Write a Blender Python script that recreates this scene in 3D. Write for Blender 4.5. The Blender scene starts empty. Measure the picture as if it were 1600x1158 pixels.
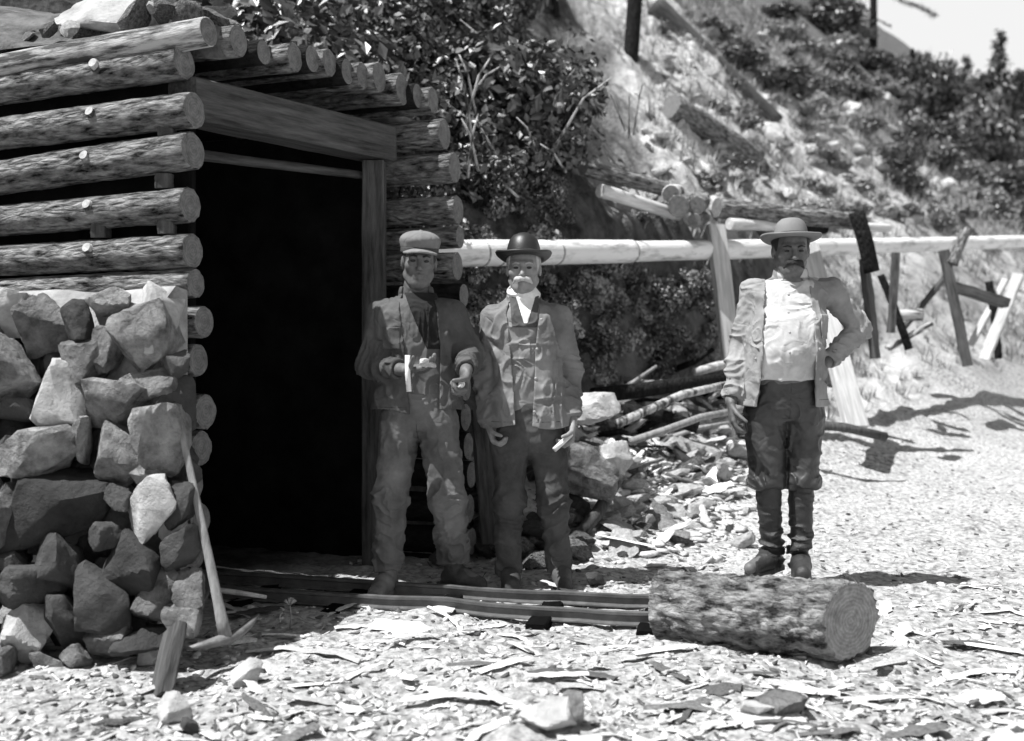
import bpy, math, random
import numpy as np
from mathutils import Vector, Matrix

random.seed(7)
RNG = np.random.default_rng(7)
scene = bpy.context.scene
COL = scene.collection

# ------------------------------------------------------------------ camera
CAMH, F = 1.25, 1600.0
cam_d = bpy.data.cameras.new('camera')
cam = bpy.data.objects.new('camera', cam_d)
COL.objects.link(cam)
scene.camera = cam
cam.location = (0, 0, CAMH)
cam.rotation_euler = (math.pi/2, 0, 0)
cam_d.sensor_width = 36.0
cam_d.lens = 36.0
cam_d.shift_y = -49/1600
cam_d.clip_start = 0.05
cam_d.clip_end = 3000
cam_d.dof.use_dof = True
cam_d.dof.focus_distance = 4.9
cam_d.dof.aperture_fstop = 1.7
# ------------------------------------------------------------------ light
TO_SUN = Vector((-0.42, -0.18, 0.885)).normalized()
world = bpy.data.worlds.new('World')
scene.world = world
world.use_nodes = True
wn, wl = world.node_tree.nodes, world.node_tree.links
wn.clear()
w_out = wn.new('ShaderNodeOutputWorld')
w_bg = wn.new('ShaderNodeBackground')
w_bw = wn.new('ShaderNodeRGBToBW')          # the photograph is black and white
w_sky = wn.new('ShaderNodeTexSky')
w_sky.sky_type = 'NISHITA'
w_sky.sun_disc = False
w_sky.sun_elevation = math.asin(TO_SUN.z)
w_sky.sun_rotation = math.atan2(TO_SUN.x, TO_SUN.y)
w_sky.dust_density = 3.0
wl.new(w_sky.outputs[0], w_bw.inputs[0])
w_bg.inputs['Strength'].default_value = 0.05
# white summer haze low all round the horizon, as the blue-sensitive plate saw it
w_tc = wn.new('ShaderNodeTexCoord'); w_sx = wn.new('ShaderNodeSeparateXYZ'); wl.new(w_tc.outputs['Generated'], w_sx.inputs[0])
w_mr = wn.new('ShaderNodeMapRange'); w_mr.interpolation_type = 'SMOOTHSTEP'
w_mr.inputs[1].default_value = .30; w_mr.inputs[2].default_value = .42; w_mr.inputs[3].default_value = 1.0; w_mr.inputs[4].default_value = 0.0
wl.new(w_sx.outputs[2], w_mr.inputs[0])
w_mx = wn.new('ShaderNodeMix'); w_mx.data_type = 'RGBA'; wl.new(w_mr.outputs[0], w_mx.inputs[0])
wl.new(w_bw.outputs[0], w_mx.inputs[6]); w_mx.inputs[7].default_value = (11.0, 11.0, 11.0, 1)
wl.new(w_mx.outputs[2], w_bg.inputs['Color'])
wl.new(w_bg.outputs[0], w_out.inputs[0])
sun_d = bpy.data.lights.new('sun', 'SUN')
sun_d.energy = 5.0
sun_d.angle = math.radians(0.5)
sun_d.color = (1, 1, 1)
sun = bpy.data.objects.new('sun', sun_d)
COL.objects.link(sun)
sun.rotation_euler = TO_SUN.to_track_quat('Z', 'Y').to_euler()
scene.view_settings.view_transform = 'Standard'
scene.view_settings.look = 'None'
scene.view_settings.gamma = 1.0
scene.view_settings.use_curve_mapping = False
scene.view_settings.exposure = 0.72

# ------------------------------------------------------------------ numpy noise
def _h(i, j, k):
    n = (i*374761393 + j*668265263 + k*2147483647 + 1013904223) & 0xffffffff
    n = ((n ^ (n >> 13))*1274126177) & 0xffffffff
    n = ((n ^ (n >> 15))*2246822519) & 0xffffffff
    return ((n ^ (n >> 16)) & 0xffff).astype(np.float32)/65535.0
def vnoise(P):
    """value noise 0..1 of (N,3) points"""
    P = np.asarray(P, dtype=np.float64)
    i = np.floor(P).astype(np.int64); f = (P-i).astype(np.float32)
    f = f*f*(3-2*f)
    x, y, z = i[:, 0], i[:, 1], i[:, 2]
    fx, fy, fz = f[:, 0], f[:, 1], f[:, 2]
    def L(a, b, t): return a+(b-a)*t
    return L(L(L(_h(x, y, z), _h(x+1, y, z), fx), L(_h(x, y+1, z), _h(x+1, y+1, z), fx), fy),
             L(L(_h(x, y, z+1), _h(x+1, y, z+1), fx), L(_h(x, y+1, z+1), _h(x+1, y+1, z+1), fx), fy), fz)
def fbm(P, o=4):
    P = np.asarray(P, dtype=np.float64)
    a, s, t = 0.5, 0.0, 0.0
    for k in range(o):
        s = s+a*vnoise(P*(2.03**k)+17.3*k); t += a; a *= .5
    return s/t
def smooth(a, b, x):
    t = np.clip((x-a)/(b-a), 0, 1)
    return t*t*(3-2*t)

# ------------------------------------------------------------------ object helpers
def tag(o, label=None, cat=None, group=None, kind=None):
    if label: o['label'] = label
    if cat: o['category'] = cat
    if group: o['group'] = group
    if kind: o['kind'] = kind
    return o
def thing(name, label, cat, loc=(0, 0, 0), group=None):
    o = bpy.data.objects.new(name, None)
    COL.objects.link(o); o.location = loc
    o.empty_display_size = .1
    return tag(o, label, cat, group)
def mesh_of(name, V, Fc, mats=(), smooth_=True, matidx=None):
    me = bpy.data.meshes.new(name)
    V = np.asarray(V, dtype=np.float32)
    if isinstance(Fc, np.ndarray):
        n, k = Fc.shape
        me.vertices.add(len(V)); me.vertices.foreach_set('co', V.ravel())
        me.loops.add(n*k); me.loops.foreach_set('vertex_index', Fc.astype(np.int32).ravel())
        me.polygons.add(n); me.polygons.foreach_set('loop_start', np.arange(0, n*k, k, dtype=np.int32))
        me.update(calc_edges=True); me.validate()
    else:
        me.from_pydata(V.tolist(), [], [list(f) for f in Fc]); me.update()
    for m in mats: me.materials.append(m)
    if smooth_: me.polygons.foreach_set('use_smooth', [True]*len(me.polygons))
    if matidx is not None: me.polygons.foreach_set('material_index', list(matidx))
    me.update()
    return me
def obj(name, me, parent=None, loc=(0, 0, 0), rot=None, scale=None):
    o = bpy.data.objects.new(name, me)
    COL.objects.link(o); o.location = loc
    if rot is not None: o.rotation_euler = rot
    if scale is not None: o.scale = scale if hasattr(scale, '__len__') else (scale,)*3
    if parent is not None: o.parent = parent
    return o
def W(px, py, d):
    """the point of the place seen at photo pixel (px,py) at distance d"""
    return np.array([(px-800)/F*d, d, CAMH-(py-530)/F*d])
def VW(px, py, d): return Vector(W(px, py, d))

# ------------------------------------------------------------------ materials
def mat(name, lo, hi=None, scale=8.0, rough=.85, bump=.3, bscale=None, stretch=(1, 1, 1), detail=8, spec=.3,
        contrast=(.3, .7), voro=0, coat=0, dist=.02, extra=None):
    hi = lo if hi is None else hi
    m = bpy.data.materials.new(name); m.use_nodes = True
    nt = m.node_tree; N, L = nt.nodes, nt.links
    b = N['Principled BSDF']
    b.inputs['Roughness'].default_value = rough
    b.inputs['Specular IOR Level'].default_value = spec
    b.inputs['Coat Weight'].default_value = coat
    tc = N.new('ShaderNodeTexCoord')
    mp = N.new('ShaderNodeMapping'); mp.inputs['Scale'].default_value = stretch
    oi = N.new('ShaderNodeObjectInfo')
    ad = N.new('ShaderNodeVectorMath'); ad.operation = 'ADD'
    mu = N.new('ShaderNodeMath'); mu.operation = 'MULTIPLY'; mu.inputs[1].default_value = 37.0
    L.new(oi.outputs['Random'], mu.inputs[0])
    L.new(tc.outputs['Object'], mp.inputs[0]); L.new(mp.outputs[0], ad.inputs[0]); L.new(mu.outputs[0], ad.inputs[1])
    n1 = N.new('ShaderNodeTexNoise'); n1.inputs['Scale'].default_value = scale; n1.inputs['Detail'].default_value = detail
    n1.inputs['Roughness'].default_value = .65
    L.new(ad.outputs[0], n1.inputs['Vector'])
    cr = N.new('ShaderNodeValToRGB')
    cr.color_ramp.elements[0].position = contrast[0]; cr.color_ramp.elements[1].position = contrast[1]
    cr.color_ramp.elements[0].color = (lo, lo, lo, 1); cr.color_ramp.elements[1].color = (hi, hi, hi, 1)
    L.new(n1.outputs['Fac'], cr.inputs[0])
    col = cr.outputs[0]
    if extra == 'var':           # each object a little lighter or darker
        mr = N.new('ShaderNodeMapRange'); mr.inputs[3].default_value = .6; mr.inputs[4].default_value = 1.35
        L.new(oi.outputs['Random'], mr.inputs[0])
        vm = N.new('ShaderNodeVectorMath'); vm.operation = 'SCALE'
        L.new(col, vm.inputs[0]); L.new(mr.outputs[0], vm.inputs['Scale']); col = vm.outputs[0]
    L.new(col, b.inputs['Base Color'])
    n2 = N.new('ShaderNodeTexNoise'); n2.inputs['Scale'].default_value = bscale or scale*4; n2.inputs['Detail'].default_value = 10
    n2.inputs['Roughness'].default_value = .7
    L.new(ad.outputs[0], n2.inputs['Vector'])
    bp = N.new('ShaderNodeBump'); bp.inputs['Strength'].default_value = bump; bp.inputs['Distance'].default_value = dist
    h = n2.outputs['Fac']
    if voro:
        v = N.new('ShaderNodeTexVoronoi'); v.feature = 'DISTANCE_TO_EDGE'; v.inputs['Scale'].default_value = voro
        L.new(ad.outputs[0], v.inputs['Vector'])
        mx = N.new('ShaderNodeMath'); mx.operation = 'MULTIPLY_ADD'; mx.inputs[1].default_value = 1.6
        L.new(v.outputs['Distance'], mx.inputs[0]); L.new(n2.outputs['Fac'], mx.inputs[2]); h = mx.outputs[0]
    L.new(h, bp.inputs['Height']); L.new(bp.outputs[0], b.inputs['Normal'])
    return m
def mat_rings(name, lo, hi, freq=16):
    m = mat(name, lo, hi, 30, .8, .25, 60)
    nt = m.node_tree; N, L = nt.nodes, nt.links
    b = N['Principled BSDF']
    tc = N.new('ShaderNodeTexCoord'); sx = N.new('ShaderNodeSeparateXYZ'); cb = N.new('ShaderNodeCombineXYZ')
    L.new(tc.outputs['Object'], sx.inputs[0]); L.new(sx.outputs[0], cb.inputs[0]); L.new(sx.outputs[1], cb.inputs[1])
    w = N.new('ShaderNodeTexWave'); w.wave_type = 'RINGS'; w.rings_direction = 'Z'
    w.inputs['Scale'].default_value = freq; w.inputs['Distortion'].default_value = 5; w.inputs['Detail'].default_value = 3
    w.inputs['Detail Scale'].default_value = 1.5
    L.new(cb.outputs[0], w.inputs['Vector'])
    old = b.inputs['Base Color'].links[0].from_socket
    mx = N.new('ShaderNodeMix'); mx.data_type = 'RGBA'; mx.blend_type = 'MULTIPLY'; mx.inputs[0].default_value = .22
    L.new(old, mx.inputs[6]); L.new(w.outputs['Color'], mx.inputs[7]); L.new(mx.outputs[2], b.inputs['Base Color'])
    return m

M = {}
M['bark'] = mat('bark', .012, .62, 34, .95, 1.0, 80, (1, 1, .3), spec=.1, contrast=(.34, .74), voro=34, dist=.05)
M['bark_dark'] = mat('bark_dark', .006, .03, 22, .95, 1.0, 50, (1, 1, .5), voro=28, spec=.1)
M['bark_log'] = mat('bark_log', .03, .60, 22, .9, 1.0, 60, (1, 1, .45), contrast=(.38, .64), voro=20, dist=.07)
M['peeled'] = mat('peeled_wood', .28, .62, 6, .6, .25, 40, (4, 4, .6), contrast=(.25, .6))
M['pipe'] = mat('pipe_wood', .22, .75, 6, .6, .35, 30, (2, 2, .5), contrast=(.28, .5))
M['end'] = mat_rings('cut_end', .09, .22, 24)
M['end_pale'] = mat_rings('fresh_sawn_end', .18, .42, 20)
M['half_peeled'] = mat('half_peeled', .05, .5, 6, .8, .6, 50, (3, 3, .5), contrast=(.42, .56))
M['end_dark'] = mat_rings('cut_end_weathered', .10, .2)
M['beam'] = mat('beam_wood', .02, .13, 7, .8, .6, 50, (5, 5, .5))
M['beam_dark'] = mat('beam_dark', .003, .007, 7, .95, .5, 50, (5, 5, .5), spec=.05)  # beam wood blackened in colour for the shade inside the doorway
M['plank'] = mat('plank_wood', .3, .6, 7, .75, .4, 50, (6, 6, .4))
M['rock'] = mat('rock', .06, .46, 11, .85, 1.0, 40, contrast=(.3, .72), extra='var', dist=.045, voro=9)
M['rock_pale'] = mat('rock_pale', .25, .62, 7, .85, .8, 26, contrast=(.3, .7), dist=.03)
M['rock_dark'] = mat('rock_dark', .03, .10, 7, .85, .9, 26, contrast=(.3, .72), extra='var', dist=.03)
M['drift_shade'] = mat('drift_shade', .004, .014, 5, .95, .8, 20, spec=.03)  # near-black colour stands in for shade inside the drift and log gaps
M['earth_roof'] = mat('earth_roof', .04, .22, 9, .95, 1.0, 30, spec=.1)
M['earth'] = mat('earth', .15, .5, 5, .95, .9, 20, extra=None)
M['iron'] = mat('iron', .08, .2, 20, .5, .3, 60, spec=.6)
M['rail'] = mat('rail_steel', .05, .14, 12, .45, .15, 60, spec=.5)
M['chip'] = mat('chip_wood', .4, .8, 20, .8, .4, 60, extra='var')
M['chip_dark'] = mat('bark_chip', .06, .22, 20, .9, .6, 60, extra='var')
M['grit'] = mat('grit', .3, .8, 20, .8, .4, 60)
def leafmat(name, v, spec):
    m = mat(name, v*.6, v*1.5, 12, .38, .2, 40, spec=spec, extra='var')
    return m
M['leaf'] = leafmat('leaf', .075, .9)
M['leaf_dark'] = leafmat('leaf_dark', .05, .6)
M['leaf_pale'] = leafmat('leaf_pale', .24, .5)
M['needle'] = mat('needle', .03, .06, 12, .6, .2, 40)
M['grass'] = mat('dry_grass', .15, .4, 9, .8, .2, 40)

# ground: bright trodden dirt and rock chips, scree on the slope, dark humus under the shrubs
def ground_mat():
    m = bpy.data.materials.new('dirt_and_scree'); m.use_nodes = True
    nt = m.node_tree; N, L = nt.nodes, nt.links; b = N['Principled BSDF']
    b.inputs['Roughness'].default_value = .95; b.inputs['Specular IOR Level'].default_value = .1
    tc = N.new('ShaderNodeTexCoord')
    def noise(s, d=8, r=.6):
        n = N.new('ShaderNodeTexNoise'); n.inputs['Scale'].default_value = s; n.inputs['Detail'].default_value = d
        n.inputs['Roughness'].default_value = r; L.new(tc.outputs['Object'], n.inputs['Vector']); return n.outputs['Fac']
    def ramp(src, p0, c0, p1, c1):
        r = N.new('ShaderNodeValToRGB'); e = r.color_ramp.elements
        e[0].position, e[1].position = p0, p1
        e[0].color = (c0,)*3+(1,); e[1].color = (c1,)*3+(1,); L.new(src, r.inputs[0]); return r.outputs[0]
    def mixc(f, a, c, mode='MIX'):
        x = N.new('ShaderNodeMix'); x.data_type = 'RGBA'; x.blend_type = mode
        if isinstance(f, float): x.inputs[0].default_value = f
        else: L.new(f, x.inputs[0])
        L.new(a, x.inputs[6]); L.new(c, x.inputs[7]); return x.outputs[2]
    dirt = mixc(ramp(noise(1.1, 5), .35, 0, .65, 1), ramp(noise(34), .38, .20, .56, .62), ramp(noise(22), .38, .12, .58, .54))
    scree = mixc(ramp(noise(.8, 6), .4, 0, .58, 1), ramp(noise(3.2, 10, .75), .40, .14, .60, .5), ramp(noise(4.5, 10, .7), .34, .24, .56, .60))
    humus = ramp(noise(6), .35, .02, .7, .11)
    at = N.new('ShaderNodeVertexColor'); at.layer_name = 'mask'
    sp = N.new('ShaderNodeSeparateColor'); L.new(at.outputs[0], sp.inputs[0])
    c = mixc(sp.outputs[0], dirt, scree); c = mixc(sp.outputs[1], c, humus)
    L.new(c, b.inputs['Base Color'])
    bp = N.new('ShaderNodeBump'); bp.inputs['Strength'].default_value = .9; bp.inputs['Distance'].default_value = .03
    v = N.new('ShaderNodeTexVoronoi'); v.inputs['Scale'].default_value = 24; L.new(tc.outputs['Object'], v.inputs['Vector'])
    ma = N.new('ShaderNodeMath'); ma.operation = 'SUBTRACT'; L.new(noise(35, 10, .7), ma.inputs[0]); 
    mm = N.new('ShaderNodeMath'); mm.operation = 'MULTIPLY'; mm.inputs[1].default_value = .5; L.new(v.outputs['Distance'], mm.inputs[0])
    L.new(mm.outputs[0], ma.inputs[1]); L.new(ma.outputs[0], bp.inputs['Height']); L.new(bp.outputs[0], b.inputs['Normal'])
    return m
M['ground'] = ground_mat()

# ------------------------------------------------------------------ terrain
D1 = np.array([-.945, .327, 0]); D2 = np.array([.327, .945, 0])   # along the tunnel, across it
E0 = np.array([-1.38, 4.5, 0])
def PQ(x, y): return (x-E0[0])*D1[0]+(y-E0[1])*D1[1], (x-E0[0])*D2[0]+(y-E0[1])*D2[1]
def terrain(x, y, fine=True):
    x = np.asarray(x, dtype=np.float64); y = np.asarray(y, dtype=np.float64)
    s = -.73*x+.59*y-3.0
    p, q = PQ(x, y)
    w = smooth(6.5, 3.5, x)
    A = .5*(.45*s+np.sqrt((.45*s)**2+.03))-.04
    bank = smooth(1.62, 1.98, s+.25*(fbm(np.stack([x*1.3, y*1.3, x*0], -1).reshape(-1, 3), 3).reshape(x.shape)-.5))
    hb = A*(1-bank)+(s+.28)*bank
    hs = .5*(s+np.sqrt(s*s+.15))-.03
    h = w*hb+(1-w)*hs
    h = np.minimum(h, 60)
    m = np.maximum(smooth(1.72, 2.1, q), smooth(3.6, 4.6, p))
    m = np.maximum(m, smooth(-.4, -1.2, p)*0+0)
    Pn = np.stack([x, y, np.zeros_like(x)], -1).reshape(-1, 3)
    n1 = (fbm(Pn*.55, 3)-.5).reshape(x.shape); n2 = (fbm(Pn*2.6+5, 4)-.5).reshape(x.shape)
    rough = smooth(.25, 1.6, s)
    out = h*m + rough*m*(n1*1.3+n2*.5) + (1-rough)*(n2*.09+.0)
    if fine:
        n3 = (fbm(Pn*14+9, 4)-.5).reshape(x.shape)
        out = out + n3*(.035+.10*rough*m)
    # foreground: a small bright hump and lower edge left
    out = out + .10*np.exp(-(((x-.08)/.28)**2+((y-3.15)/.22)**2))
    return out
def hit(px, py, lift=0.0, dmin=2.6, dmax=90):
    """where the line of sight through a photo pixel meets the ground"""
    d = np.concatenate([np.arange(dmin, 14, .02), np.arange(14, dmax, .1)])
    X = (px-800)/F*d; Z = CAMH-(py-530)/F*d
    T = terrain(X, d)
    k = np.nonzero(T > Z)[0]
    if len(k) == 0: return np.array([X[-1], d[-1], T[-1]])
    k = k[0]
    return np.array([X[k], d[k], T[k]+lift])

def axis(lo, a, b, hi, step, n0, n1):
    L0 = lo+(a-lo)*(1-np.linspace(1, 0, n0, endpoint=False)**1.8)
    mid = np.arange(a, b, step)
    R0 = b+(hi-b)*np.linspace(0, 1, n1)**2.2
    return np.concatenate([L0, mid, R0])
def build_ground():
    xs = axis(-90, -3.2, 5.0, 200, .028, 40, 120)
    ya = np.concatenate([np.linspace(-60, 2.4, 16, endpoint=False), np.arange(2.4, 8.2, .028), 8.2+16.8*np.linspace(0, 1, 190, endpoint=False)**1.15, 25+475*np.linspace(0, 1, 90)**2.0])
    X, Y = np.meshgrid(xs, ya)
    Z = terrain(X, Y)
    far = smooth(70, 160, np.abs(Y)+0*X)
    Z = Z*(1-far*.0)
    nx, ny = len(xs), len(ya)
    V = np.stack([X, Y, Z], -1).reshape(-1, 3)
    I = np.arange(nx*ny).reshape(ny, nx)
    Fq = np.stack([I[:-1, :-1], I[:-1, 1:], I[1:, 1:], I[1:, :-1]], -1).reshape(-1, 4)
    me = mesh_of('ground', V, Fq, [M['ground']])
    s = -.73*V[:, 0]+.59*V[:, 1]-3.0
    jig = fbm(V*.9, 4)-.5
    r = smooth(.5, 1.3, s+jig)
    g = smooth(2.0, .4, V[:, 0]+jig*2.0-.02*(V[:, 1]-8))*smooth(.95, 1.5, s+jig*.3)
    g2 = smooth(1.2, 1.75, s+jig)*smooth(2.45, 2.0, s+jig)*smooth(4.5, 3.0, V[:, 0])*.9   # cut bank
    g3 = smooth(.46, .62, fbm(V*np.array([.16, .16, .16])+3, 4))*smooth(10, 26, V[:, 1])*.75
    g3 = np.maximum(g3, smooth(24, 40, V[:, 1]+jig*14)*.8)
    g = np.maximum(np.maximum(g, g2), g3)
    ca = me.color_attributes.new('mask', 'FLOAT_COLOR', 'POINT')
    C = np.stack([r, g, g*0, g*0+1], -1).astype(np.float32)
    ca.data.foreach_set('color', C.ravel())
    o = obj('ground', me); tag(o, kind='structure')
    return o
build_ground()

# ------------------------------------------------------------------ logs
def frame_quat(A, B): return (Vector(B)-Vector(A)).to_track_quat('Z', 'Y')
def log_mesh(name, length, rA, rB, mats, amp=.06, seg=20, ring=.05, bend=0, furrow=0, knots=(), seed=None):
    """round timber along local z: material 0 bark, material 1 the two cut ends"""
    seed = random.random()*100 if seed is None else seed
    n = max(3, int(length/ring))
    T = np.linspace(0, 1, n+1); A = np.arange(seg)/seg*2*np.pi
    TT, AA = np.meshgrid(T, A, indexing='ij')
    z = TT*length
    base = rA+(rB-rA)*TT
    P = np.stack([np.cos(AA)*1.5+seed, np.sin(AA)*1.5, z*4], -1).reshape(-1, 3)
    ns = (fbm(P, 3)-.5).reshape(TT.shape)
    P2 = np.stack([np.cos(AA)*6+seed, np.sin(AA)*6, z*9], -1).reshape(-1, 3)
    nf = (fbm(P2, 3)-.5).reshape(TT.shape)
    r = base*(1+amp*2.2*ns+amp*1.2*nf)
    if furrow:
        P3 = np.stack([np.cos(AA)*9+seed, np.sin(AA)*9, z*14], -1).reshape(-1, 3)
        r = r-base*furrow*np.abs(2*fbm(P3, 3).reshape(TT.shape)-1)**.7
    for (kz, ka, kh, kw) in knots:
        dd = ((z-kz)/kw)**2+(((AA-ka+np.pi) % (2*np.pi)-np.pi)*base/kw)**2
        r = r+kh*np.exp(-dd)
    cx = bend*np.sin(TT*np.pi)
    V = np.stack([np.cos(AA)*r+cx, np.sin(AA)*r, z], -1).reshape(-1, 3).tolist()
    I = lambda i, j: i*seg+(j % seg)
    Fc, mi = [], []
    for i in range(n):
        for j in range(seg): Fc.append((I(i, j), I(i, j+1), I(i+1, j+1), I(i+1, j))); mi.append(0)
    for i, zz, flip in ((0, 0, 1), (n, length, 0)):
        b = len(V)
        for j in range(seg):
            v = V[I(i, j)]; V.append([v[0]*.94, v[1]*.94, v[2]+(-.004 if flip else .004)])
        c = len(V); V.append([0, 0, zz+(-.004 if flip else .004)])
        for j in range(seg):
            k = (j+1) % seg
            q = (I(i, j), I(i, j+1), b+k, b+j); t = (b+j, b+k, c)
            Fc.append(q[::-1] if flip else q); mi.append(0)
            Fc.append(t[::-1] if flip else t); mi.append(1)
    me = mesh_of(name, V, Fc, mats, True, mi)
    for p in me.polygons:
        if p.material_index == 1: p.use_smooth = False
    return me
def log_at(name, A, B, rA, rB=None, mats=None, parent=None, **k):
    A, B = Vector(A), Vector(B)
    rB = rA if rB is None else rB
    me = log_mesh(name, (B-A).length, rA, rB, mats or [M['bark'], M['end']], **k)
    o = obj(name, me, parent)
    o.rotation_mode = 'QUATERNION'; o.rotation_quaternion = frame_quat(A, B)
    pl = Vector(parent.location) if parent is not None else Vector((0, 0, 0))
    o.location = A-pl
    return o
def box_mesh(name, sx, sy, sz, m, wob=.0, n=6, bev=.006, seed=0):
    """squared timber along local z with worn edges"""
    out = []
    for i in range(n+1):
        z = sz*i/n
        e = bev if 0 < i < n else bev*1.6
        for (x, y) in ((-1, -1), (1, -1), (1, 1), (-1, 1)):
            for (ax, ay) in (((1, 0), (0, 1)) if x*y < 0 else ((0, 1), (1, 0))):
                wx = wob*(random.random()-.5); wy = wob*(random.random()-.5)
                out.append([x*(sx/2-e*ax)+wx, y*(sy/2-e*ay)+wy, z])
    Fc = []
    for i in range(n):
        for j in range(8):
            k = (j+1) % 8; Fc.append((i*8+j, i*8+k, i*8+8+k, i*8+8+j))
    Fc.append(tuple(range(7, -1, -1))); Fc.append(tuple(range(n*8, n*8+8)))
    return mesh_of(name, out, Fc, [m], False)
def beam_at(name, A, B, sx, sy, m, parent=None, roll=0, wob=.004, **k):
    A, B = Vector(A), Vector(B)
    me = box_mesh(name, sx, sy, (B-A).length, m, wob, **k)
    o = obj(name, me, parent)
    o.rotation_mode = 'QUATERNION'
    from mathutils import Quaternion
    o.rotation_quaternion = frame_quat(A, B) @ Quaternion((0, 0, 1), roll)
    pl = Vector(parent.location) if parent is not None else Vector((0, 0, 0))
    o.location = A-pl
    return o

# ------------------------------------------------------------------ rocks
_ico = {}
def ico(sub):
    if sub not in _ico:
        import bmesh
        bm = bmesh.new(); bmesh.ops.create_icosphere(bm, subdivisions=sub, radius=1)
        V = np.array([v.co[:] for v in bm.verts]); Fc = np.array([[v.index for v in f.verts] for f in bm.faces]); bm.free()
        _ico[sub] = (V/np.linalg.norm(V, axis=1)[:, None], Fc)
    return _ico[sub]
def rock_arrays(seed, sx, sy, sz, sub=4, planes=11, rough=.05, sharp=1.0):
    r = np.random.default_rng(seed)
    V, Fc = ico(sub)
    n = r.normal(size=(planes, 3)); n /= np.linalg.norm(n, axis=1)[:, None]
    dd = r.uniform(.50, .95, planes)
    n = np.vstack([n, np.eye(3), -np.eye(3)]); dd = np.concatenate([dd, np.full(6, .98)])
    dot = V @ n.T
    with np.errstate(divide='ignore'):
        rr = np.where(dot > .05, dd/np.maximum(dot, .05), 9)
    rad = -np.log(np.sum(np.exp(-rr*16), axis=1))/16*.0+np.min(rr, axis=1)
    rad = np.minimum(rad, 1.35)
    P = V*rad[:, None]
    off = r.uniform(0, 50, 3)
    P = P*(1+rough*2*(fbm(P*2.4+off, 4)-.5)[:, None]) + V*(rough*.9*(np.abs(2*fbm(P*5+off, 3)-1))[:, None]-rough*.3)
    e = np.abs(P).max(axis=0)
    return P/e*np.array([sx, sy, sz])/2, Fc
def rock_mesh(seed, sx, sy, sz, m, **k):
    V, Fc = rock_arrays(seed, sx, sy, sz, **k)
    me = mesh_of('rock', V, Fc, [m], True)
    sm = k.get('sub', 4) > 2
    try: me.set_sharp_from_angle(angle=math.radians(32))
    except Exception: pass
    return me
# ================================================================== mine portal
def wall_pt(t, z, q=0.0):
    v = E0+D1*t+D2*q
    return Vector((v[0], v[1], z))
portal = thing('mine_portal', 'log framed mine portal with dark doorway and earth covered pole roof', 'mine entrance', (E0[0], E0[1], 0))
def zat(py, d): return CAMH-(py-530)/F*d
def put_wall_log(px, py, py0, r_px, r0_px, mats=None, q=0.0, t_end=3.9, knot=False):
    # solve t of the end from its pixel on the wall plane
    k = (px-800)/F
    b = E0+D2*q
    t = (k*b[1]-b[0])/(D1[0]-k*D1[1])
    dA = b[1]+D1[1]*t
    zA = zat(py, dA); rA = r_px/F*dA
    k0 = -.5
    t0 = (k0*b[1]-b[0])/(D1[0]-k0*D1[1]); d0 = b[1]+D1[1]*t0
    z0 = zat(py0, d0); r0 = r0_px/F*d0
    sl = (z0-zA)/(t0-t); sr = (r0-rA)/(t0-t)*.35
    rA *= 1.05; r0 *= 1.1
    A = wall_pt(t, zA, q); B = wall_pt(t_end, zA+sl*(t_end-t)*.6, q)
    return log_at('wall_log', A, B, rA, max(.05, rA+sr*(t_end-t)), mats, portal, amp=.05, seg=22, ring=.05, furrow=.10), t, zA, sl, rA
left = [(287, 97, 147, 27, 21), (303, 172, 217, 28, 23), (301, 235, 291, 29, 25), (296, 320, 352, 27, 20), (300, 392, 411, 27, 21),
        (305, 443, 462, 23, 21), (318, 503, 515, 25, 23), (309, 563, 575, 25, 23), (321, 643, 650, 27, 25), (314, 700, 705, 27, 24),
        (300, 757, 758, 27, 25), (312, 812, 812, 26, 25), (303, 866, 864, 27, 25), (312, 920, 915, 26, 24)]
pegs_px = {0: 165, 1: 160, 2: 152, 3: 155, 4: 155}
for i, a in enumerate(left):
    o, t, zA, sl, rA = put_wall_log(*a)
    if i in pegs_px:      # sawn branch stubs on the outer face
        k = (pegs_px[i]-800)/F
        tp = (k*E0[1]-E0[0])/(D1[0]-k*D1[1])
        z = zA+sl*(tp-t)*.75
        A = wall_pt(tp, z+rA*.25, -rA*.6); B = A+Vector((-D2[0], -D2[1], .35)).normalized()*(.036)
        log_at('branch_stub', A, B, .030, .022, [M['half_peeled'], M['plank']], portal, seg=12, ring=.02, amp=.1)
for (px, py) in ((258, 285), (262, 356), (158, 362), (262, 205)):
    k = (px-800)/F; tp = (k*E0[1]-E0[0])/(D1[0]-k*D1[1]); d = E0[1]+D1[1]*tp; z = zat(py, d)
    beam_at('wedge_block', wall_pt(tp, z-.03, .0), wall_pt(tp, z+.035, .0), .07, .08, M['beam'], portal)
# right wall: its log ends stand 1.6 m across
QR = 1.58
right = [(694, 210, 25), (710, 262, 25), (715, 328, 23), (718, 371, 18), (714, 416, 23), (724, 462, 20), (718, 506, 22), (722, 556, 24),
         (727, 605, 24), (727, 652, 23), (731, 697, 22), (736, 742, 22), (732, 795, 24), (736, 846, 22), (730, 885, 16)]
def q_pt(px, py, q):
    k = (px-800)/F; b = E0+D2*q
    t = (k*b[1]-b[0])/(D1[0]-k*D1[1]); d = b[1]+D1[1]*t
    return t, zat(py, d), d
for i, (px, py, r) in enumerate(right):
    t, z, d = q_pt(px, py, QR)
    rr = r/F*d
    log_at('wall_log', wall_pt(t, z, QR), wall_pt(3.8, z-.03+random.uniform(-.02, .02), QR), rr, rr*.92, [M['bark_dark'] if i > 4 else M['bark'], M['end']], portal, amp=.05, seg=18, ring=.08, furrow=.08)  # shade on the inner face put into the darker bark of lower logs
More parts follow.
